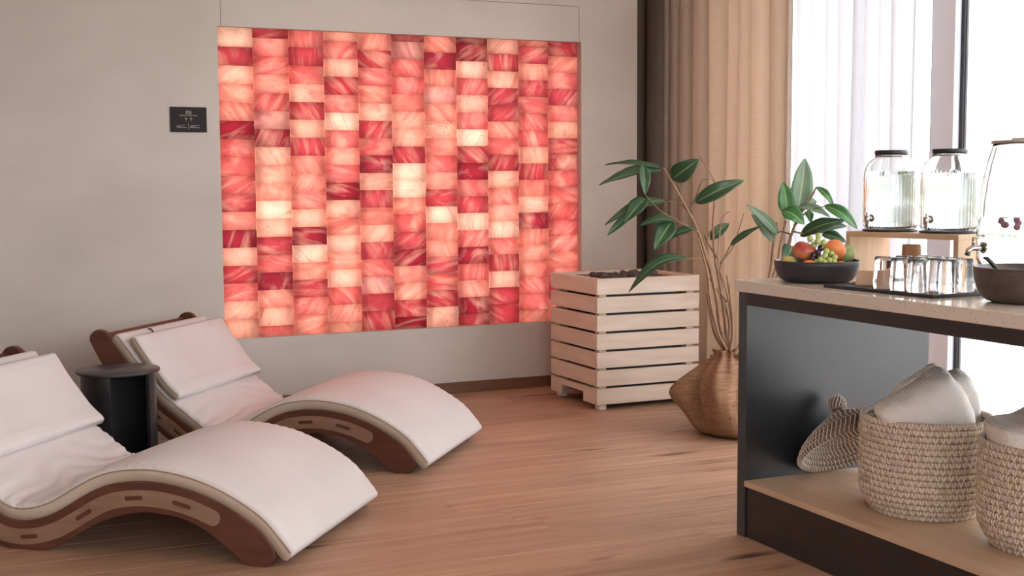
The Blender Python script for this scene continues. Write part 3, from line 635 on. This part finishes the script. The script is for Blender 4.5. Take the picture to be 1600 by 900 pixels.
box('shelf_board', -.004, cd-.002, -cl+.048, -.048, .181, .201, 'shelf_oak', ct, bev=.0015); box('kick_panel', .006, .026, -cl+.048, -.052, .002, .181, 'counter_frame', ct, bev=.001); box('kick_panel', cd-.03, cd-.01, -cl+.048, -.052, .002, .181, 'counter_frame', ct, bev=.001)

# ------------------------------------------------------------------ fruit bowl and fruit
BC = Vector((2.666, 3.44, CZ))
def basin(name, label, cat, material, loc, R1, Rb, h, t=.005, seg=56):
    prof = [(0, .0), (Rb, .0), (Rb+.012, .002)]
    for i in range(1, 9): q = i/8; prof.append((Rb+.012+(R1-Rb-.012)*math.sin(q*PI/2)**.85, .002+(h-.002)*(1-math.cos(q*PI/2))**.9))
    inner = [(r-t, z+(t if i < 3 else 0)) for i, (r, z) in enumerate(prof[1:])][::-1]
    prof += [(R1-t*.5, h+.0015)] + inner + [(0, t)]
    o = lathe(name, prof, material, None, seg); o.location = loc; return tag(o, label, cat)
basin('fruit_bowl', 'wide black bowl piled with fruit at the end of the counter', 'bowl', 'black_bowl', BC, .143, .088, .072)
def round_fruit(name, pos, r, material, label, cat, dent=.25, squash=.92, stem=True, tilt=(0, 0), group=None):
    prof = []
    n = 14
    for i in range(n+1):
        q = PI*i/n; z = -math.cos(q); rr = math.sin(q); d_ = dent*math.exp(-((1-abs(z))/.12)) if abs(z) > .5 else 0
        prof.append((rr*r, z*r*squash*(1-d_)))
    o = lathe(name, prof, material, None, 24); o.location = pos; o.rotation_euler = (tilt[0], tilt[1], 0.5); tag(o, label, cat, group)
    if stem: tube('stalk', [(0, 0, r*squash*(1-dent)-.002), (.001, 0, r*squash*(1-dent)+.006), (.003, 0, r*squash+.006)], .0013, 'grape_stalk', o, 5)
    return o
round_fruit('apple', at(1257, 393, 4.20), .0405, 'apple_red', 'large red and yellow apple on the left of the fruit bowl', 'apple', tilt=(.3, .2))
round_fruit('peach', at(1304, 391, 4.20), .0375, 'peach_orange', 'bright orange peach on the right of the fruit bowl', 'peach', dent=.2, tilt=(-.2, .9))
round_fruit('green_apple', at(1321, 396, 4.27), .036, 'pear_green', 'pale green apple at the right rim of the fruit bowl', 'apple', tilt=(.1, -.2))
round_fruit('yellow_apple', at(1232, 410, 4.20), .027, 'apple_yellow', 'small yellow green apple low at the left rim of the bowl', 'apple')
round_fruit('orange', at(1265, 418, 4.14), .029, 'orange_skin', 'orange low at the front of the bowl under the red apple', 'orange', dent=.05, stem=False)
round_fruit('orange', at(1313, 419, 4.14), .027, 'orange_skin', 'orange low at the front of the bowl under the orange peach', 'orange', dent=.05, stem=False)
def grapes(name, label, material, pts, r):
    g = thing(name, label, 'grapes', pts[0])
    bm = bmesh.new(); bmesh.ops.create_icosphere(bm, subdivisions=2, radius=r); first_ = None
    for p in pts:
        if first_ is None: o = first_ = bmobj('grape', bm, material, g, True)
        else: o = first_.copy(); COL.objects.link(o)
        o.location = Vector(p)-Vector(pts[0]); o.scale = (1, 1, 1.1)
    c = sum((Vector(p) for p in pts), Vector())/len(pts)-Vector(pts[0])
    bm = bmesh.new()
    for p in pts: tube_bm(bm, [c, (Vector(p)-Vector(pts[0]))*.98+c*.02], .0011, 4)
    bmobj('stalk', bm, 'grape_stalk', g, True)
gp = [at(x, y, d_) for x, y, d_ in ((1266, 373, 4.17), (1279, 369, 4.17), (1278, 377, 4.15), (1287, 379, 4.16), (1272, 383, 4.17), (1283, 386, 4.19))]
grapes('green_grapes', 'small cluster of green grapes on top of the fruit', 'grape_green', gp, .0105)
gp = [at(x, y, d_) for x, y, d_ in ((1291, 393, 4.14), (1289, 400, 4.12), (1299, 397, 4.14), (1304, 402, 4.12), (1296, 407, 4.11), (1282, 406, 4.11), (1288, 410, 4.11), (1303, 409, 4.11), (1276, 410, 4.13))]
grapes('green_grapes', 'lower bunch of green grapes at the front of the bowl', 'grape_green', gp, .0105)
gp = [at(x, y, d_) for x, y, d_ in ((1282, 388, 4.17), (1278, 395, 4.15), (1271, 399, 4.15), (1269, 405, 4.14), (1279, 401, 4.15))]
grapes('dark_grapes', 'dark purple grapes between the red apple and the green grapes', 'grape_dark', gp, .0105)

# ------------------------------------------------------------------ tray, block, tumblers, cup
ty0, ty1, tx0, tx1 = 2.785, 3.245, 2.545, 2.80
tr = tag(box('slate_tray', -.1275, .1275, -.23, .23, 0, .011, 'slate_tray', None, bev=.002), 'flat black tray under the upturned glasses', 'tray'); tr.location = ((tx0+tx1)/2+.005, (ty0+ty1)/2, CZ); tr.rotation_euler = (0, 0, math.radians(4))
bm = bmesh.new(); sec = [(-.038, 0), (.038, 0), (.026, .042), (-.022, .046)]
A = [bm.verts.new((x, -.055, z)) for x, z in sec]; B = [bm.verts.new((x, .055, z)) for x, z in sec]
for k in range(4): bm.faces.new((A[k], A[(k+1) % 4], B[(k+1) % 4], B[k]))
bm.faces.new(A[::-1]); bm.faces.new(B); bmesh.ops.bevel(bm, geom=list(bm.edges), offset=.002, segments=2, affect='EDGES')
o = bmobj('wooden_block', bm, 'beech_block', None); o.location = (2.655, 3.125, CZ+.0112); o.rotation_euler = (0, 0, math.radians(28)); tag(o, 'sloping pale wooden block on the tray beside the glasses', 'block')
gl = None; names = {0: 'front', 1: 'middle', 2: 'back'}
for ix, x in enumerate((2.592, 2.662, 2.732)):
    for iy, y in enumerate((3.015, 2.945, 2.875, 2.815)):
        if ix == 0 and iy == 3: continue
        if gl is None:
            r0, r1, h, t_ = .0305, .0265, .098, .0016
            prof = [(r0-t_, 0), (r0, 0)] + [(r0+(r1-r0)*i/5, h*.93*i/5) for i in range(1, 6)] + [(r1-.003, h), (0, h), (0, h-.003), (r1-.004, h-.0035)] + [(r0-t_+(r1-r0)*i/5, h*.86*i/5) for i in range(5, -1, -1)]
            gl = lathe('tumbler', prof[:-1]+[(r0-t_, 0)], 'tumbler_glass', None, 28, rib=None); o = gl
        else: o = gl.copy(); COL.objects.link(o)
        o.location = (x+.008*math.sin(iy*3+ix), y+.006*math.cos(ix*5+iy), CZ+.0114); o.rotation_euler = (0, 0, rnd.uniform(0, 3))
        row_ = ('front', 'middle', 'back')[ix]; last = iy == (2 if ix == 0 else 3)
        pos = ('beside the wooden block', 'second from the wooden block', 'third from the wooden block')[iy] if not last else 'nearest the dark bowl'
        tag(o, 'upturned glass in the %s row on the tray, %s' % (row_, pos), 'glass', 'upturned glasses on the tray')
pc = at(1424, 402, 4.28)
o = lathe('paper_cup', [(0, .085), (.030, .085), (.0305, .083), (.036, .004), (.038, .003), (.038, 0), (.034, 0), (.028, .08), (0, .08)], 'paper_cup', None, 32); o.location = (pc.x, pc.y, CZ+.002); tag(o, 'brown upturned paper cup standing under the wooden riser', 'cup')
o.location.z = CZ; o.scale = (1, 1, 1.42)

# ------------------------------------------------------------------ riser with two dispensers
RA = math.radians(-13); RZ = 1.06
rz_ = thing('wooden_riser', 'pale wooden riser bench carrying the two ribbed water dispensers', 'stand', (2.856, 3.525, CZ), -RA)
h = RZ-CZ; rl = .445; rd_ = .225
box('top_board', 0, rd_, -rl, 0, h-.018, h, 'riser_wood', rz_, bev=.001); box('leg_panel', 0, rd_, -.018, 0, 0, h-.018, 'riser_wood', rz_, bev=.001); box('leg_panel', 0, rd_, -rl, -rl+.018, 0, h-.018, 'riser_wood', rz_, bev=.001)
def dispenser(label, loc, rz, level):
    t = thing('water_dispenser', label, 'dispenser', loc, rz); R1 = .093; H_ = .272
    base = lathe('base_pad', [(0, 0), (R1-.004, 0), (R1, .002), (R1, .006), (R1-.004, .008), (0, .008)], 'black_plastic', t, 40)
    out = [(.070, .0085), (.084, .011), (.0905, .020), (.0915, .03), (.0915, .10), (.0915, .175)]
    sh = [(.0912, .195), (.0885, .213), (.082, .230), (.072, .2435), (.060, .252), (.0535, .256), (.0535, .268)]
    n1 = len(out); rib = lambda a, i: (.0011*math.cos(a*44) if 1 <= i < n1 else 0)
    prof = [(0, .0085)]+out+sh; inner = [(.0505, .268), (.0505, .2565), (.058, .2495), (.070, .241), (.0795, .228), (.0858, .212), (.0884, .195), (.0887, .175), (.0887, .10), (.0887, .03), (.0875, .022), (.081, .0155), (0, .0145)]
    lathe('glass_jar', prof+inner, 'clear_glass', t, 176, rib=lambda a, i: (.0011*math.cos(a*44) if 2 <= i <= n1-0 else 0))
    wp_ = [(0, .0148), (.0805, .0158), (.0868, .0225), (.0882, .03), (.0882, .10), (.0882, level-.002), (.0875, level), (0, level)]
    lathe('water', wp_, 'water', t, 64)
    lid = lathe('lid', [(0, .280), (.054, .280), (.0562, .278), (.0562, .266), (.0545, .2645), (.0538, .2645), (.0538, .2685), (0, .2685)], 'black_plastic', t, 44)
    lathe('lid_collar', [(.0537, .256), (.0556, .256), (.0556, .262), (.0537, .262)], 'steel', t, 44)
    # tap on local -x side
    tp = tube('tap', [(-.0918, 0, .047), (-.100, 0, .047), (-.108, 0, .047)], [.0085, .0085, .0055], 'steel', t, 14)
    lathe('tap_flange', [(0, 0), (.0135, 0), (.0135, .004), (0, .004)], 'steel', tp, 20, smooth=False).matrix_local = Matrix.Translation((-.0918, 0, .047)) @ Matrix.Rotation(-PI/2, 4, 'Y')
    lathe('tap_body', [(0, .0), (.0045, 0), (.0055, .012), (.0090, .026), (.0095, .040), (.0075, .042), (.003, .043), (.003, .050), (0, .050)], 'steel', tp, 18, (-.116, 0, .014))
    box('tap_lever', -.119, -.086, -.0035, .0035, .0635, .0665, 'steel', tp, bev=.001)
    return t
ex = Vector((math.cos(-RA), math.sin(-RA), 0)); ey = Vector((-math.sin(-RA), math.cos(-RA), 0)); rb = Vector((2.856, 3.525, RZ))
dispenser('ribbed glass water dispenser with black lid at the curtain end of the riser', rb+ex*.100-ey*.110, math.radians(8), .208)
dispenser('ribbed glass water dispenser with black lid in front of the window post', rb+ex*.112-ey*.332, math.radians(10), .200)
# big bell jar dispenser
t = thing('bell_jar_dispenser', 'large bell shaped glass drink jar with steel tap and lid at the right edge', 'dispenser', (2.985, 2.865, CZ), math.radians(-8))
lathe('glass_stand', [(.112, 0), (.118, 0), (.115, .03), (.120, .062), (.118, .066), (.108, .066), (.105, .06), (.108, .03)], 'clear_glass', t, 48)
for k in range(1):
    outp = [(0, .068), (.100, .068), (.118, .078), (.125, .10), (.126, .16), (.125, .22), (.121, .28), (.112, .34), (.100, .395), (.087, .440), (.084, .452)]
    inp = [(.081, .452), (.084, .438), (.097, .393), (.109, .338), (.118, .278), (.122, .22), (.123, .16), (.122, .102), (.115, .083), (.098, .074), (0, .074)]
    lathe('glass_jar', outp+inp, 'clear_glass', t, 64)
lathe('water', [(0, .0745), (.097, .0745), (.1143, .0835), (.1214, .102), (.1224, .16), (.1222, .225), (.121, .227), (0, .227)], 'water', t, 56)
ld = lathe('lid', [(0, .468), (.03, .468), (.034, .462), (.088, .460), (.0895, .458), (.0895, .450), (.0865, .449), (.0865, .4525), (0, .4525)], 'steel', t, 48)
tp = tube('tap', [(-.1265, 0, .135), (-.150, 0, .135), (-.170, 0, .135), (-.182, 0, .128), (-.186, 0, .112)], [.011, .009, .009, .0085, .0075], 'steel', t, 14)
lathe('tap_flange', [(0, 0), (.018, 0), (.018, .005), (0, .005)], 'steel', tp, 20, smooth=False).matrix_local = Matrix.Translation((-.1265, 0, .135)) @ Matrix.Rotation(-PI/2, 4, 'Y')
tube('tap_stem', [(-.165, 0, .141), (-.165, 0, .163)], .005, 'steel', tp, 10); tube('tap_lever', [(-.167, 0, .163), (-.150, 0, .166), (-.128, 0, .170)], [.0045, .004, .005], 'steel', tp, 8)
for k, (a, r, z) in enumerate(((0, .03, .175), (1.3, .04, .17), (2.4, .028, .182), (3.6, .036, .174), (4.7, .03, .186), (5.6, .02, .166))):
    bm = bmesh.new(); bmesh.ops.create_icosphere(bm, subdivisions=2, radius=.009); o = bmobj('berry', bm, 'berry_pink', t, True); o.location = (-.045+r*math.cos(a)*.8, -.02+r*math.sin(a)*.8, z+.028)

# ------------------------------------------------------------------ dark bowl with spoon at the right edge
bc = Vector((2.735, 2.585, CZ)); basin('serving_bowl', 'dark brown ceramic bowl with a spoon, cut by the right edge', 'bowl', 'brown_ceramic', bc, .150, .088, .098, .006)
sp = thing('black_spoon', 'black spoon standing in the dark brown bowl', 'spoon', bc+Vector((0, 0, .0)))
tube('handle', [(-.098, .075, .122), (-.090, .07, .121), (-.078, .06, .105), (-.04, .03, .045), (-.02, .015, .016)], [.004, .006, .0065, .005, .005], 'black_plastic', sp, 10)
bm = bmesh.new(); bmesh.ops.create_uvsphere(bm, u_segments=16, v_segments=8, radius=1)
for v in bm.verts: v.co = Vector((v.co.x*.030, v.co.y*.022, v.co.z*.005+.014))
bmobj('spoon_head', bm, 'black_plastic', sp, True)

# ------------------------------------------------------------------ coiled baskets, towels, lid
def stitches(bm, rz_list, per, w, rd, thick, tilt_in=None):
    """V shaped stitches, one pair per step, on every coil (r,z); outward radial offset"""
    for (r, z, hh) in rz_list:
        n = max(8, int(2*PI*r/per)); off = rd.uniform(0, 1)
        for k in range(n):
            a = 2*PI*(k+off+rd.uniform(-.12, .12))/n
            for sg in (-1, 1):
                pts = []
                for q in (-1, -.5, 0, .5, 1):
                    aa = a + sg*(q+1)*.5*w/r; rr = r + (thick*.86)*math.cos(q*1.15); pts.append((rr*math.cos(aa), rr*math.sin(aa), z+q*hh*.56))
                tube_bm(bm, pts, [.0014, .0021, .0023, .0021, .0013], 4)
def basket(label, loc, rz, seed):
    t = thing('coiled_basket', label, 'basket', loc, rz); rd = random.Random(seed); pr = []
    N = 16; hh = .306/N
    for i in range(N):
        q = (i+.5)/N; r = .150+.045*math.sin(min(1, q/.30)*PI/2) - (.004*max(0, q-.6)/.4); pr.append((r, i*hh+hh*.5, hh))
    for (r, z, _) in pr:
        bm = bmesh.new(); seg = 56; tube_bm(bm, [((r+rd.uniform(-.0012, .0012))*math.cos(2*PI*k/seg), (r+rd.uniform(-.0012, .0012))*math.sin(2*PI*k/seg), z+rd.uniform(-.0008, .0008)) for k in range(seg)], hh*.54, 8, True)
        bmobj('coil', bm, 'coil_grass', t, True)
    lathe('base', [(0, .004), (.146, .004), (.150, .010), (.146, .016), (0, .016)], 'coil_grass', t, 40)
    bm = bmesh.new(); stitches(bm, pr, .0195, .0068, rd, hh*.54); o = bmobj('stitching', bm, 'stitch_fibre', t, True); o['kind'] = 'stuff'
    return t
basket('coiled natural basket holding two folded towels on the shelf, beside the leaning lid', (2.765, 3.01, .201), 0, 4)
basket('coiled natural basket with a towel cut by the right edge of the picture', (2.805, 2.545, .201), 1.0, 8)
# leaning lid
R_ = .192; lidt = thing('basket_lid', 'domed coiled basket lid with round knob leaning against the counter end panel', 'lid', (2.80, 3.395, .201+R_*.6+.014)); lidt.rotation_euler = (-math.asin(.6), 0, 0)
rd = random.Random(17); pr = [(R_, .0, .019), (R_-.012, .016, .019)]
n = 11
for i in range(n): q = (i+1)/(n+.4); pr.append((max(.02, (R_-.012)*(1-q)**.85), .016+.105*q**.8, .017))
for (r, z, hh) in pr:
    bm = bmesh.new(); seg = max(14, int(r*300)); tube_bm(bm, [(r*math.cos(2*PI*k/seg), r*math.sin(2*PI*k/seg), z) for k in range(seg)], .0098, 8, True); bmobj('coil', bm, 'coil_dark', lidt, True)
bm = bmesh.new()
def lid_st(bm, pr):
    for i, (r, z, hh) in enumerate(pr):
        nst = max(6, int(2*PI*r/.0155)); off = rd.random()
        for k in range(nst):
            a = 2*PI*(k+off)/nst; pts = []
            for q in range(9):
                th_ = 2*PI*q/8; aa = a+.0045*math.sin(th_)/max(r, .02); rr = r+.0108*math.cos(th_); pts.append((rr*math.cos(aa), rr*math.sin(aa), z+.0108*math.sin(th_)))
            tube_bm(bm, pts[:-1], .0018, 4, True)
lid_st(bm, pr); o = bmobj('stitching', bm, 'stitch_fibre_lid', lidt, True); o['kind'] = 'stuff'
bm = bmesh.new(); bmesh.ops.create_uvsphere(bm, u_segments=20, v_segments=12, radius=.031)
for v in bm.verts: v.co.z = v.co.z*.85+.158
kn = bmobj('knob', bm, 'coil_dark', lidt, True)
bm = bmesh.new()
for j in range(6):
    ph = (-.9+j*.36)
    for k in range(14):
        a = 2*PI*(k+.5*(j % 2))/14; c = Vector((.0315*math.cos(ph)*math.cos(a), .0315*math.cos(ph)*math.sin(a), .158+.0268*math.sin(ph))); d_ = Vector((-math.sin(a)*.5, math.cos(a)*.5, .9))*.007
        tube_bm(bm, [c-d_, c+c.normalized()*.001, c+d_], .0018, 4)
o = bmobj('knob_stitching', bm, 'stitch_fibre_lid', kn, True); o['kind'] = 'stuff'
tube('knob_neck', [(0, 0, .118), (0, 0, .136)], .022, 'coil_dark', lidt, 14)

def towel(label, loc, rz, outline, thick, lean, seed, group=None):
    """folded towel: soft wedge, outline in its own (x,z) plane, wrapped with thickness"""
    ol = [Vector((a, 0, b_)) for a, b_ in outline]; ol = smooth_pts(ol+[ol[0]], 10)[:-1]
    c = sum(ol, Vector())/len(ol); bm = bmesh.new(); rings = []; prof = []
    K = 9
    for k in range(-K, K+1):
        q = k/K; prof.append((thick*.5*math.copysign(abs(math.sin(q*PI/2))**.9, q), max(.0, math.cos(q*PI/2))**.34))
    for (yy, sc) in prof:
        if sc < .02: rings.append([bm.verts.new(c+Vector((0, yy*1.0, 0)))]); continue
        ring = []
        for p in ol:
            v = c+(p-c)*(.10+.90*sc); v.y += yy + .012*noise.noise(v*9+Vector((seed, 0, 0))); v += (p-c).normalized()*(.010*noise.noise(v*14+Vector((seed, 5, 0)))+.004*noise.noise(v*40+Vector((seed, 5, 0))))
            ring.append(bm.verts.new(v))
        rings.append(ring)
    for A, B in zip(rings[:-1], rings[1:]):
        m_ = max(len(A), len(B))
        for k in range(m_):
            k2 = (k+1) % m_
            if len(A) == 1: bm.faces.new((A[0], B[k], B[k2]))
            elif len(B) == 1: bm.faces.new((A[k], B[0], A[k2]))
            else: bm.faces.new((A[k], B[k], B[k2], A[k2]))
    o = bmobj('towel', bm, 'waffle_towel', None, True); o.location = loc; o.rotation_euler = (lean, 0, rz); s = o.modifiers.new('soft', 'SUBSURF'); s.levels = 1; s.render_levels = 1
    return tag(o, label, 'towel', group)
def fold(parent, outline, thick, dy, seed):
    f_ = towel(None, (0, dy, 0), 0, outline, thick, 0, seed); f_.name = 'folded_layer'; del f_['category']; f_.parent = parent
va = -YAW
tw = towel('large folded white waffle towel peaking out of the left basket', (2.74, 2.97, .40), va, [(-.11, -.06), (-.13, .06), (-.172, .128), (-.10, .185), (-.02, .24), (.03, .262), (.065, .235), (.10, .17), (.125, .105), (.145, .02), (.12, -.06)], .17, .12, 3)
fold(tw, [(-.07, .03), (-.08, .08), (-.125, .135), (-.07, .155), (.0, .165), (.06, .135), (.09, .05), (.07, -.02)], .06, -.055, 33)
fold(tw, [(-.10, .06), (-.11, .165), (-.03, .225), (.01, .26), (.04, .24), (.02, .15), (-.02, .06)], .05, .055, 41)
towel('smaller folded white towel behind the large one in the left basket', (2.845+.055, 3.045-.02, .41), va, [(-.10, -.05), (-.09, .16), (-.03, .215), (.015, .222), (.045, .18), (.07, .10), (.085, .03), (.07, -.05)], .13, .0, 12)
tw = towel('crumpled white towel bulging out of the basket at the right edge', (2.80, 2.545, .42), va, [(-.165, -.06), (-.175, .10), (-.165, .135), (-.09, .155), (-.02, .185), (.06, .20), (.13, .16), (.16, .08), (.15, -.05)], .26, .0, 21)
fold(tw, [(-.09, -.03), (-.10, .06), (-.15, .115), (-.08, .138), (.0, .142), (.09, .12), (.10, .03), (.08, -.03)], .06, -.095, 51)

# ------------------------------------------------------------------ plant in burlap sack
PC = Vector((3.50, 5.10, 0)); PD = (PC-Vector((0, 0, CAMH))).dot(_f)
plant = thing('sack_plant', 'tall leafy fig plant in a burlap sack beside the counter', 'plant', PC)
left = -_r.copy(); left.z = 0; left.normalize(); aL = math.atan2(left.y, left.x)
prof = [(.165, .003), (.215, .010), (.245, .05), (.262, .10), (.268, .15), (.262, .20), (.240, .25), (.200, .295), (.150, .335), (.108, .362), (.088, .378), (.085, .392), (.096, .405), (.084, .400), (.076, .380), (.080, .35)]
V = []; F = []; sg_ = 96
for j, (r, z) in enumerate(prof):
    q = z/.40
    for k in range(sg_):
        a = 2*PI*k/sg_; da = (a-aL+PI) % (2*PI)-PI
        corner = .085*math.exp(-(da/.26)**2)*math.exp(-((z-.20)/.07)**2)
        fold = .020*math.sin(6*a+1.3+q*2.4)*math.sin(min(1, q*1.15)*PI) + .008*math.sin(13*a+q*5)*q
        tuck = -.075*math.exp(-((da-.62+q*.35)/.10)**2)*math.sin(min(1, q)*PI) + .035*math.exp(-((da-.95-q*.15)/.16)**2)*math.sin(min(1, q)*PI) - .055*math.exp(-((da-1.35-q*.2)/.10)**2)*math.sin(min(1, q*1.1)*PI)**2
        gather = (.012*math.sin(9*a)+.006*math.sin(17*a+1))*max(0, q-.7)/.3
        rr = r+corner+fold+tuck+gather+.006*noise.noise(Vector((math.cos(a)*3, math.sin(a)*3, z*9)))
        sh_ = left*(.045*min(1, max(0, (z-.12)/.2)))
        V.append((rr*math.cos(a)+sh_.x, rr*math.sin(a)+sh_.y, z + (.02*math.sin(2*a+1)+.012*math.sin(5*a))*max(0, q-.75)/.25))
for j in range(len(prof)-1):
    for k in range(sg_): F.append((j*sg_+k, j*sg_+(k+1) % sg_, (j+1)*sg_+(k+1) % sg_, (j+1)*sg_+k))
F.append(tuple(range(sg_))[::-1])
o = pymesh('burlap_sack', V, F, 'burlap', plant, True); s = o.modifiers.new('soft', 'SUBSURF'); s.levels = 1; s.render_levels = 1
lathe('soil', [(0, .362), (.05, .360), (.079, .352), (.079, .33), (0, .33)], 'soil', plant, 28, (left.x*.045, left.y*.045, 0))
def pp(px, py, dd=0.0): return at(px, py, PD+dd)-PC
neck = left*.045+Vector((0, 0, .35))
def stem(pts, r0, r1, dd0=0.0, dd1=0.0, material='bark', root=True, name='stem'):
    P = [pp(x, y, dd0+(dd1-dd0)*i/max(1, len(pts)-1)) for i, (x, y) in enumerate(pts)]
    if root: b0 = neck + Vector((rnd.uniform(-.03, .03), rnd.uniform(-.03, .03), 0)); P = [b0]+P
    P = smooth_pts(P, 5); n = len(P); R = [r0+(r1-r0)*i/(n-1) for i in range(n)]
    for i in range(3, n, 5): R[i] *= 1.22        # nodes on the cane
    return tube(name, P, R, material, plant, 7)
stem([(1128, 520), (1120, 470), (1112, 430), (1100, 390), (1088, 355), (1074, 328), (1052, 288), (1036, 262)], .011, .0045, 0, -.12)
stem([(1133, 500), (1124, 440), (1117, 400), (1114, 350), (1118, 300), (1112, 275), (1092, 243)], .010, .002, .02, .05)
stem([(1122, 520), (1110, 470), (1106, 430), (1096, 390), (1090, 372)], .008, .004, -.04, -.08)
stem([(1140, 510), (1128, 450), (1126, 416), (1146, 384), (1162, 334)], .008, .0022, .03, .1)
stem([(1142, 500), (1134, 450), (1122, 410), (1128, 344), (1144, 328)], .007, .002, .06, .0)
stem([(1118, 525), (1108, 480), (1104, 455)], .008, .005, .05, .02)
stem([(1145, 520), (1142, 470), (1136, 430)], .009, .006, -.02, -.02)
stem([(1180, 495), (1202, 432), (1208, 385), (1214, 348)], .008, .006, .05, .12)
stem([(1185, 490), (1212, 420), (1220, 380), (1228, 345)], .008, .005, .08, .15)
stem([(1190, 480), (1224, 412), (1238, 362), (1250, 336), (1262, 318), (1276, 292)], .011, .004, .02, -.05)
for pts, d0, d1 in (([(1090, 362), (1056, 344), (1030, 328), (1006, 302)], -.08, -.2), ([(1106, 408), (1092, 404), (1076, 404)], -.03, -.14), ([(1084, 340), (1062, 318), (1040, 314)], -.06, -.1), ([(1078, 332), (1086, 312), (1098, 282), (1112, 280)], -.05, .0), ([(1066, 310), (1062, 294), (1058, 282)], -.08, -.1), ([(1126, 412), (1134, 398), (1144, 380), (1160, 372)], .05, .1),
                    ([(1104, 376), (1110, 362), (1124, 352)], .03, .06), ([(1236, 366), (1222, 362), (1214, 364)], .0, .05), ([(1244, 350), (1262, 330), (1290, 322)], -.02, -.1), ([(1240, 362), (1262, 366), (1284, 364)], -.02, -.05), ([(1136, 472), (1112, 440), (1104, 428)], 0, -.04), ([(1122, 404), (1106, 380), (1100, 366)], .02, .05)):
    stem(pts, .0045, .0022, d0, d1, 'green_bark', False, 'side_shoot')
def leaf(bx, by, tx, ty, wpx, d0=0.0, d1=0.0, bend=0.10, facing=0.5, mt='leaf_green', twist=0.0, roll=0.0):
    A, B = pp(bx, by, d0), pp(tx, ty, d1); ax = B-A; L_ = ax.length; ax.normalize(); W_ = wpx/FPX*PD/2
    toward = (-_f).normalized(); nrm = (toward*facing+Vector((0, 0, 1))*(1-facing)); nrm = (nrm-ax*nrm.dot(ax)).normalized()
    nrm = Matrix.Rotation(roll, 3, ax) @ nrm
    side = ax.cross(nrm).normalized(); n, m_ = 14, 6; V = []; UV = []; F = []; sd = rnd.uniform(0, 90)
    for i in range(n+1):
        t = i/n; c = A+ax*(L_*t)+nrm*(bend*L_*math.sin(PI*t)) + Vector((0, 0, -.02*L_*t*t)); w_ = W_*(math.sin(PI*t**.85)**.75)*(1-.25*t) + .0008
        for j in range(m_+1):
            u = 2*j/m_-1; wav = .05*W_*math.sin(t*15+sd+u*2)*abs(u)
            V.append(c+side*(w_*u)+nrm*(abs(u)*w_*.28+wav + twist*u*w_*(t-.5))); UV.append((j/m_, t))
    for i in range(n):
        for j in range(m_): a = i*(m_+1)+j; F.append((a, a+1, a+m_+2, a+m_+1))
    me = bpy.data.meshes.new('leaf'); me.from_pydata([tuple(v) for v in V], [], F); uvl = me.uv_layers.new(name='UVMap')
    for lp in me.loops: uvl.data[lp.index].uv = UV[lp.vertex_index]
    o = link_mesh('leaf', me, mt, plant, True); s = o.modifiers.new('leaf_thickness', 'SOLIDIFY'); s.thickness = .0011
    return o
LEAVES = [(1036, 266, 936, 287, 26, -.12, -.25, .06, .45), (1032, 262, 945, 256, 20, -.12, -.1, .05, .3), (1004, 256, 1008, 304, 20, -.2, -.25, .06, .9), (1050, 280, 1093, 247, 34, -.1, -.2, .12, .85), (1086, 317, 1163, 280, 28, -.05, -.1, .12, .75),
          (1040, 314, 945, 349, 22, -.1, -.3, .10, .45), (1009, 310, 976, 347, 28, -.2, -.3, .08, .8), (985, 335, 949, 367, 14, -.2, -.3, .05, .6), (1056, 345, 999, 352, 22, -.1, -.2, .10, .45), (1050, 346, 1022, 389, 32, -.1, -.25, .08, .85),
          (1088, 357, 1045, 372, 18, -.08, -.1, .10, .6), (1078, 404, 982, 455, 26, -.14, -.26, .20, .35), (1110, 375, 1139, 348, 20, .04, .1, .1, .7), (1141, 384, 1187, 353, 14, .08, .05, .06, .5), (1030, 258, 962, 270, 18, -.1, .05, .05, .3)]
for a in LEAVES: leaf(*a, roll=rnd.uniform(-.25, .25))
leaf(1246, 334, 1258, 245, 38, .0, .05, .05, .9, 'leaf_pale'); leaf(1230, 336, 1224, 284, 30, .0, .0, .06, .9, 'leaf_bright'); leaf(1223, 328, 1257, 350, 30, -.05, -.1, .14, .7, 'leaf_bright'); leaf(1246, 324, 1297, 338, 20, -.02, -.1, .12, .5, 'leaf_pale')
leaf(1288, 321, 1340, 357, 22, -.1, -.15, .20, .75, 'leaf_bright'); leaf(1250, 369, 1321, 343, 26, -.02, -.1, .12, .6); leaf(1266, 366, 1324, 352, 24, .02, .1, .10, .5); leaf(1276, 292, 1303, 322, 12, -.05, -.08, .2, .8, 'leaf_bright'); leaf(1262, 330, 1267, 347, 14, .0, -.05, .1, .8, 'leaf_bright')
leaf(1216, 366, 1166, 318, 18, .05, .0, .10, .8, 'leaf_pale'); leaf(1209, 378, 1174, 333, 18, .06, .1, .08, .8, 'leaf_pale'); leaf(1238, 384, 1224, 414, 30, .0, -.1, .1, .8); leaf(1284, 366, 1322, 378, 20, -.05, -.1, .1, .6); leaf(1262, 322, 1274, 312, 14, .02, .1, .1, .7, 'leaf_pale')
